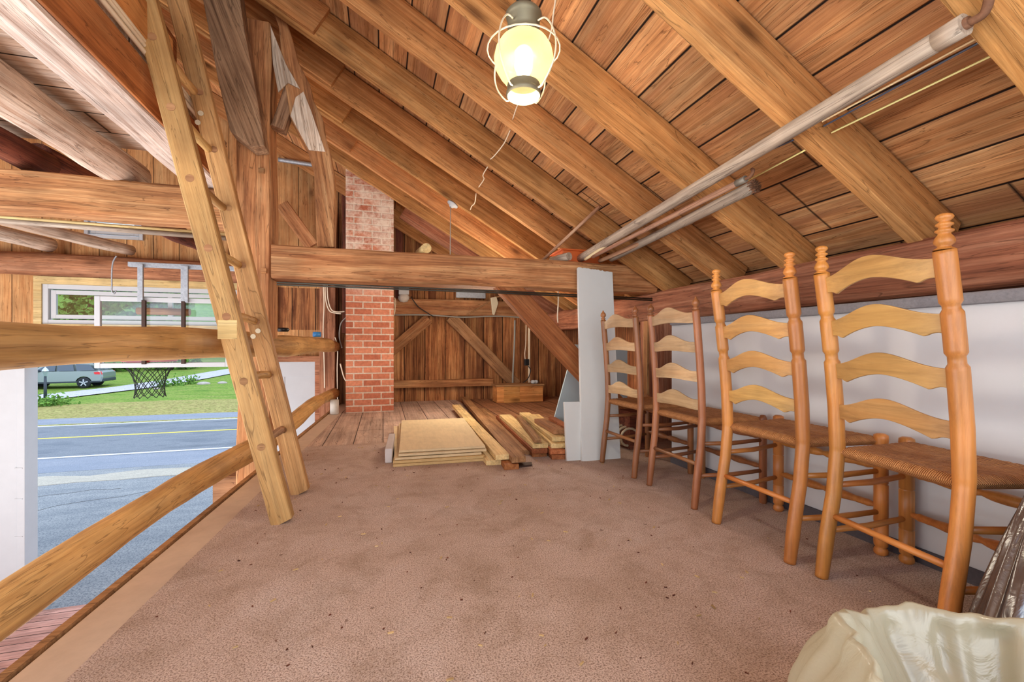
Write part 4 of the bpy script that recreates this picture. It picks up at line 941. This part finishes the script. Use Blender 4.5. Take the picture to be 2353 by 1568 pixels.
def lum(p0, p1, z0, W_, th, mat, label, name='lumber_board', group='loose boards on the floor'):
    a = atz(*p0, z0+th); b = atz(*p1, z0+th); d = b-a; ang = math.atan2(d.x, d.y)
    return boardbox(name, (a.x, a.y), ang, d.length, W_, z0, z0+th, mat, label, 'board', group, bevel=.003)
lum((1136, 1058), (1096, 1010), .0, .11, .035, 'pine', 'short pale block lying under the long boards beside the plywood')
lum((1176, 1068), (1150, 1030), .0, .10, .035, 'pinered', 'short reddish block under the near end of the long brown board')
lum((1155, 1045), (1048, 930), .040, .10, .038, 'pine', 'pale new board with a notched edge, against the plywood stack')
lum((1192, 1050), (1066, 912), .040, .095, .04, 'pinebrown', 'longest grey-brown plank, running back almost to the wall')
lum((1206, 1035), (1102, 938), .0, .15, .035, 'pinebrown', 'wide flat brown plank between the longest plank and the lumber pile')
PILE = [((1240, 1040), (1160, 962), .0, .11, 'pinered', 'reddish bottom board of the pile beside the flat brown plank'),
 ((1285, 1046), (1208, 962), .0, .11, 'pinered', 'reddish bottom board of the pile next to the foam board'),
 ((1240, 1032), (1152, 955), .036, .12, 'pinered', 'second board up in the pile, with a red-brown end'),
 ((1282, 1034), (1196, 955), .036, .11, 'pinered', 'second board up in the pile beside the foam board'),
 ((1242, 1020), (1160, 953), .072, .115, 'pine', 'pale split board with a ragged long edge on the pile'),
 ((1284, 1020), (1206, 953), .072, .11, 'pine', 'pale board with nail holes near the foam board, third layer of the pile'),
 ((1302, 1008), (1230, 952), .072, .08, 'pine', 'pale board partly hidden behind the foam board'),
 ((1284, 1005), (1205, 948), .108, .10, 'pine', 'pale board just below the dark topmost board of the pile'),
 ((1236, 1008), (1192, 955), .110, .05, 'pinebrown', 'narrow brown board with a pale edge on top of the pile'),
 ((1287, 988), (1240, 962), .145, .10, 'pinebrown', 'short dark brown board on the very top of the pile'),
 ((1312, 985), (1268, 958), .145, .06, 'pinered', 'small reddish board on top of the pile against the foam board')]
for p0, p1, z0, W_, mt, lb in PILE: lum(p0, p1, z0, W_, .034, mt, lb, group='boards of the lumber pile')
tag(MB().prism([(0, 0, 0), (.16, .02, 0), (.18, .08, 0), (.03, .09, 0)], (0, 0, .012), Matrix.Translation(atz(1172, 1078, 0))).build('shingle_scrap', M['bracket']), 'dark flat scrap under the end of the longest plank', 'scrap')
# ---- pine box with things on it
bx = empty('pine_box', (1.9, 6.1, 0)); tag(bx, 'knotty pine box standing on the floor against the back wall', 'box')
p0 = atz(1142, 927, 0); X0 = p0.x; Y0 = p0.y; X1 = X0+.70
MB().box((X0, Y0, 0), (X1, Y0+.26, .235)).build('body', M['boxpine'], bx, bevel=.004)
MB().box((X0-.015, Y0-.02, .236), (X1+.015, Y0+.28, .258)).build('lid', M['pinebrown'], bx, bevel=.004)
MB().box((X0+.10, Y0-.008, .0), (X0+.34, Y0-.001, .234)).build('front_panel', M['boxpine'], bx, bevel=.002)
for k, (x, s_) in enumerate(((X1-.12, .035), (X1-.07, .028))):
    tag(MB().lathe([(0, 0), (s_, .004), (s_*1.1, .03), (s_*.7, .05), (0, .052)], 14, Matrix.Translation((x, Y0+.1, .259))).build('knob_insulator', M['white']), ('larger' if k == 0 else 'smaller')+' white round fitting on the lid of the pine box', 'fitting')
# ---- foam boards leaning on the cross beam
def leanboard(name, pb, yb, pt, yt, w, th, mat, label, ragged=0, cat='foam board'):
    """pb/pt: pixel of bottom and top left corners"""
    b = aty(*pb, yb); b.z = 0.002; t_ = aty(*pt, yt); z = (t_-b); Lh = z.length; z.normalize(); x = Vector((1, 0, 0)); x = (x-z*x.dot(z)).normalized(); y = z.cross(x)
    m = Matrix.Identity(4)
    for i in range(3): m[i][0] = x[i]; m[i][1] = y[i]; m[i][2] = z[i]; m[i][3] = b[i]
    rnd = random.Random(3); n = 24
    top = [(w-w*k/n, 0, Lh+(rnd.uniform(-ragged, ragged) if ragged else 0)) for k in range(n+1)]
    return tag(MB().prism([(0, 0, 0), (w, 0, 0)]+top, (0, th, 0)).build(name, M[mat], M=m, bevel=.0015), label, cat)
leanboard('foam_board', (1338, 1063), 2.815, (1328, 614), 3.16, .305, .025, 'foam', 'tall white foam board with a ragged top leaning against the cross beam', .004)
leanboard('foam_board', (1303, 1066), 2.85, (1297, 924), 2.92, .28, .025, 'foam', 'short white foam board standing behind the foot of the tall one')
pts = [aty(px, py, 3.72) for px, py in ((1262, 947), (1345, 972), (1352, 770), (1316, 768))]
pts = [Vector((p.x, 3.62+(p.z)*.06, p.z-min(q.z for q in pts)+.001)) for p in pts]
tag(MB().prism(pts, (0, .02, 0)).build('foam_offcut', M['bluefoam'], bevel=.002), 'pale blue slanted foam sheet behind the knee brace', 'foam board')
tag(MB().prism([Vector((p.x+.42, p.y+.05, p.z)) for p in pts], (0, .02, 0)).build('foam_offcut', M['bluefoam'], bevel=.002), 'second pale blue sheet mostly hidden behind the tall foam board', 'foam board')
# rolled hose behind the first brown chair
tag(MB().tube([(1.86+.07*math.cos(k*.42)*(1+.002*k), 3.00+.004*k, .10+.07*math.sin(k*.42)*(1+.002*k)) for k in range(60)], .010, 8).build('coiled_hose', M['cage']), 'coiled pale hose on the floor behind the first brown chair', 'hose')
tag(MB().box((1.86, 3.02, 0), (2.08, 3.18, .30)).build('dark_crate', M['brownlog'], bevel=.006), 'dark wooden crate in the corner behind the brown chairs', 'crate')
# ================================================================== CABLES AND PIPES
def cpx(pts, y): return [aty(px, py, y) for px, py in pts]
def ctag(name, pts, r, mat, label, cat='cable', group=None): return tag(cable(name, pts, r, M[mat]), label, cat, group)
ctag('wall_cable', cpx([(905, 724), (980, 724), (1060, 729), (1140, 727), (1200, 730), (1250, 736)], 6.36), .011, 'cablegrey', 'grey cable running along the underside of the wall beam')
ctag('wall_cable', cpx([(944, 682), (960, 704), (980, 718), (996, 728)], 6.35), .007, 'cableblack', 'dark cable dropping from the white lamp to the wall beam')
ctag('wall_cable', cpx([(1073, 724), (1110, 702), (1140, 684), (1168, 676)], 6.34), .010, 'pinebrown', 'brown sagging cord above the wall beam')
ctag('wall_cable', cpx([(1183, 736), (1182, 790), (1179, 850), (1178, 884)], 6.36), .014, 'cablegrey', 'grey metal conduit rising from the pine box', 'conduit')
ctag('wall_cable', cpx([(1216, 742), (1216, 800), (1216, 850), (1216, 886)], 6.36), .017, 'cable', 'pale upright pipe beside the black outlet', 'pipe')
ctag('wall_cable', cpx([(1209, 742), (1208, 790), (1206, 812), (1207, 828)], 6.33), .007, 'cable', 'thin white cord ending at the black outlet')
ctag('wall_cable', cpx([(1214, 842), (1219, 852), (1212, 872), (1194, 884)], 6.30), .007, 'cableblack', 'black cord from the outlet to the lid of the pine box')
p = aty(1210, 833, 6.33); tag(MB().box((p.x-.035, 6.31, p.z-.05), (p.x+.035, 6.36, p.z+.05)).build('outlet', M['black'], bevel=.006), 'small black outlet box on the pale upright pipe', 'outlet')
ctag('white_cable', cpx([(743, 655), (745, 700), (743, 760), (745, 830), (746, 892)], 6.38), .008, 'cable', 'outer white cable running down the red-brown wall post')
ctag('white_cable', cpx([(747, 655), (749, 690), (757, 714), (772, 720), (784, 721)], 6.37), .008, 'cable', 'white cable bending from the wall post towards the chimney')
ctag('white_cable', cpx([(752, 655), (754, 688), (762, 712), (776, 717), (792, 716)], 6.36), .008, 'cable', 'second white cable bending beside the first towards the chimney')
ctag('white_cable', cpx([(770, 775), (776, 800), (775, 850), (776, 920)], 6.3), .007, 'cable', 'white cable beside the dark gap left of the chimney base')
ctag('white_cable', cpx([(795, 730), (783, 745), (780, 775), (786, 800)], 6.2), .008, 'cablegrey', 'grey cable looping in the dark gap beside the chimney')
ctag('white_cable', cpx([(782, 836), (790, 866), (798, 880)], 5.95), .008, 'cable', 'short white wire end against the base of the chimney')
ctag('chimney_cord', cpx([(905, 690), (908, 712), (904, 726), (909, 700), (907, 684)], 6.2), .007, 'cable', 'looped cord end at the edge of the chimney beside the wall beam', 'cord')
ctag('rope', cpx([(1282, 655), (1283, 690), (1281, 725), (1282, 742)], 3.40), .006, 'cable', 'knotted cord hanging below the cross beam near the knee brace', 'cord')
ctag('grey_pipe', cpx([(640, 367), (725, 380)], 6.35), .03, 'galv', 'grey pipe crossing the boards high between tall post and bent timber', 'pipe')
p = atz(780, 943, 0); tag(MB().lathe([(.045, 0), (.05, .005), (.05, .17), (.044, .17), (.044, .03), (0, .03)], 20, Matrix.Translation((-.56, 5.62, 0))).build('pipe_stub', M['pvc']), 'short dirty white pipe stub standing beside the chimney base', 'pipe')
tag(MB().box((0, 0, 0), (.45, .03, .11), Matrix.Translation(aty(1048, 684, 6.42))).build('metal_tray', M['galv'], bevel=.004), 'grey rectangular metal plate above the wall beam', 'plate')
lb_ = empty('wall_lamp', aty(928, 682, 6.3)); tag(lb_, 'small white lamp with round glass beside the chimney on the wall beam', 'lamp')
q = aty(928, 682, 6.3)
MB().box((q.x-.07, 6.28, q.z+.03), (q.x+.07, 6.40, q.z+.12)).build('lamp_base', M['white'], lb_, bevel=.006)
MB().lathe([(0, -.08), (.05, -.07), (.075, -.03), (.078, .0), (.06, .03)], 20, Matrix.Translation((q.x, 6.33, q.z))).build('lamp_shade', M['pvc'], lb_)
p = aty(1135, 700, 6.3)
tag(MB().prism([(p.x-.05, 6.3, p.z+.10), (p.x+.04, 6.3, p.z+.12), (p.x+.07, 6.3, p.z+.02), (p.x+.01, 6.3, p.z-.16), (p.x-.02, 6.3, p.z-.15)], (0, .03, 0)).build('hanging_rag', M['cage'], bevel=.006), 'pale wedge-shaped rag hanging from the wall beam near the knee brace', 'rag')
p = aty(705, 768, 5.4); tag(MB().lathe([(0, 0), (.04, 0), (.043, .02), (.04, .05), (0, .052)], 18, Matrix.Translation((edge_x(5.0)+.03, 5.0, .915))).build('jar_cap', M['bluecap']), 'blue cap sitting on the upper log rail', 'cap')
tag(MB().lathe([(0, 0), (.035, 0), (.045, .015), (.035, .03), (0, .032)], 14, Matrix.Translation((edge_x(3.75)+.03, 3.75, .93))).build('wire_clump', M['black']), 'small black clump on the upper log rail beside the tall post', 'scrap')
for k, dz in enumerate((0, .045, .075)):
    tag(cable('loft_cable', [(-.975, -.8, 2.075+dz*.6), (-.972, 1.0, 2.070+dz*.6), (-.975, 2.2, 2.072+dz*.6), (-.972, 3.2, 2.074+dz*.6)], .010, M['cable']), ('lowest', 'middle', 'uppermost')[k]+' of three white cables running along the loft edge beam', 'cable', 'cables along the loft edge')
for k, (a, b) in enumerate((((-20, 498), (520, 538)), ((-20, 506), (520, 548)))):
    tag(MB().tube([aty(*a, 4.3), aty(*b, 4.3)], .014 if k == 0 else .02, 10).build('cross_pole', M['pine' if k == 0 else 'pole']), ('upper thin pale' if k == 0 else 'lower grey')+' pole crossing the bay under the small gable window', 'pole')
# ================================================================== BASKETBALL BACKBOARD
YBB = 4.6
bb = empty('basketball_backboard', aty(367, 765, YBB)); tag(bb, 'clear basketball backboard with white frame, red rim and black net hanging in the bay', 'basketball hoop')
q0 = aty(216, 680, YBB); q1 = aty(524, 843, YBB); x0, x1, z1, z0 = q0.x, q1.x+.02, q0.z, q1.z
fr = MB(); k = .042
fr.box((x0, YBB, z0), (x0+k, YBB+.03, z1)); fr.box((x1-k, YBB, z0), (x1, YBB+.03, z1)); fr.box((x0+k, YBB, z0), (x1-k, YBB+.03, z0+k)); fr.box((x0+k, YBB, z1-k), (x1-k, YBB+.03, z1))
fr.build('board_frame', M['white'], bb, bevel=.004)
MB().box((x0+k, YBB+.012, z0+k), (x1-k, YBB+.018, z1-k)).build('acrylic_panel', M['acrylic'], bb)
for px in (329, 420):
    p = aty(px, 760, YBB-.03); MB().box((p.x-.014, YBB-.03, z0+.03), (p.x+.014, YBB-.002, z1-.03)).build('rear_bar', M['bracket'], bb, bevel=.002)
zr_ = z0+.055; rc = Vector((aty(345, 830, YBB+.28).x, YBB+.28, zr_)); RR = .20
MB().tube([rc+Vector((RR*math.cos(a*.19635), RR*math.sin(a*.19635), 0)) for a in range(33)], .009, 8, caps=False).build('rim', M['redrim'], bb)
MB().box((rc.x-.07, YBB+.03, zr_-.012), (rc.x+.07, YBB+.10, zr_+.045)).build('rim_bracket', M['redrim'], bb, bevel=.004)
net = MB(); NN = 12; lev = [(RR, 0), (RR*.88, -.06), (RR*.72, -.11), (RR*.62, -.16), (RR*.56, -.21), (RR*.54, -.26), (RR*.56, -.31), (RR*.60, -.345)]
for s_ in (-1, 1):
    for j in range(NN):
        pts = []
        for i, (r, z) in enumerate(lev):
            a = 2*math.pi*(j+s_*.5*i)/NN; pts.append(rc+Vector((r*math.cos(a), r*math.sin(a), z)))
        net.tube(pts, .0032, 5)
net.build('net', M['net'], bb)
p = aty(370, 716, YBB-.10); tag(local_tube('wooden_roller', [Vector((aty(316, 716, 6.53).x, 6.53, 1.255)), Vector((aty(436, 724, 6.53).x, 6.53, 1.25))], [.045, .045], M['pinebrown'], None, 16), 'short wooden roller seen through the backboard in front of the long window', 'roller')
st = empty('steel_hanger', aty(300, 612, 4.62)); tag(st, 'dusty galvanised hanger strap with two drops above the backboard', 'hanger')
a = aty(296, 610, 4.62); b = aty(560, 626, 4.62); MB().box((a.x, 4.60, a.z-.012), (b.x, 4.64, a.z+.03)).build('cross_strap', M['galv'], st, bevel=.003)
for px, w in ((325, .020), (426, .028)):
    p = aty(px, 620, 4.60); MB().box((p.x-w, 4.575, z1-.04), (p.x+w, 4.598, a.z+.01)).build('drop_strap', M['galv'], st, bevel=.003)
pts = [aty(px, py, 4.7) for px, py in ((268, 588), (260, 602), (257, 625), (257, 655), (257, 668), (262, 675), (267, 668))]
tag(cable('wire_hook', pts, .006, M['galv']), 'bent steel wire hook hanging from the whitish pole joist', 'hook')
# ================================================================== BAGS
def bag(name, c, rx, ry, hgt, mat, label, seed, open_top=False):
    rnd = random.Random(seed); ph = [rnd.uniform(0, 6.28) for _ in range(12)]; mb = MB(); NA, NB = 140, 46
    def fold(a, f): return .035*math.sin(a*3+ph[0]+f*2.5)+.022*math.sin(a*7+ph[1]-f*4)+.02*math.sin(a*17+ph[2]+f*6)+.012*math.sin(a*31+ph[3]-f*5)
    if open_top:
        rim = lambda a: hgt*(1+.05*math.sin(a*2+2.4)+.025*math.sin(a*3+ph[5])+.012*math.sin(a*7+ph[6]))
        def fn(u, v):
            a = 2*math.pi*u
            if v < .5:
                f = v/.5; r = 1+.14*math.sin(math.pi*min(1, f*1.1))-.12*(f**3); z = rim(a)*f**.9; r += fold(a, f)*(.5+.5*f)
            elif v < .6:
                f = (v-.5)/.1; r = .88+fold(a, 1)-.10*f; z = rim(a)*(1+.05*math.sin(math.pi*f))
            else:
                f = (v-.6)/.4; r = (.78+fold(a, 1.3)*(1+f))*(1-f)**.55; z = rim(a)*(1-.62*f**.8)+.03*math.sin(a*4+f*7)*f*(1-f)*2
            return (c[0]+rx*r*math.cos(a), c[1]+ry*r*math.sin(a), c[2]+z)
    else:
        def fn(u, v):
            a = 2*math.pi*u; f = v; z = hgt*f; r = (1-f**1.7)*(1-.12*math.sin(math.pi*f))+.05*(1-f)+.04; r *= 1+2.0*fold(a, f*.6)*(f+.15)
            if f > .9: r += .5*(f-.9)*(1+.6*math.sin(a*8))
            return (c[0]+rx*r*math.cos(a)+.10*rx*f, c[1]+ry*r*math.sin(a)+.2*ry*f, c[2]+z)
    mb.grid(NA, NB, fn)
    return tag(mb.build(name, M[mat]), label, 'bag')
bag('plastic_bag', (.87, .385, .002), .252, .252, .325, 'bagwhite', 'open cloudy white plastic bag on the carpet at the bottom corner of the picture', 3, True)
bag('bin_bag', (1.585, .585, .002), .32, .18, .62, 'bagblack', 'gathered shiny black plastic bag beside the honey chair', 5)
# ================================================================== LITTER ON THE CARPET
rr = random.Random(21); lt = MB()
for _ in range(220):
    x = rr.uniform(-.7, 1.8); y = rr.uniform(.7, 4.2)
    if x < edge_x(y)+.2: continue
    L = rr.uniform(.0015, .0055); w = L*rr.uniform(.2, .5); a = rr.uniform(0, 3.14); m = Matrix.Translation((x, y, .001))@Matrix.Rotation(a, 4, 'Z')
    lt.box((-L, -w, 0), (L, w, rr.uniform(.0015, .004)), m)
o = lt.build('sawdust_litter', M['brownlog']); tag(o, 'scattered wood chips and crumbs on the rose carpet', 'litter', kind='stuff')
lt = MB()
for _ in range(160):
    x = rr.uniform(-.7, 1.8); y = rr.uniform(.7, 4.2)
    if x < edge_x(y)+.2: continue
    L = rr.uniform(.003, .010); a = rr.uniform(0, 3.14); m = Matrix.Translation((x, y, .001))@Matrix.Rotation(a, 4, 'Z')
    lt.box((-L, -L*.3, 0), (L, L*.3, .003), m)
o = lt.build('sawdust_litter', M['pine']); tag(o, 'pale wood shavings scattered over the rose carpet', 'litter', kind='stuff')
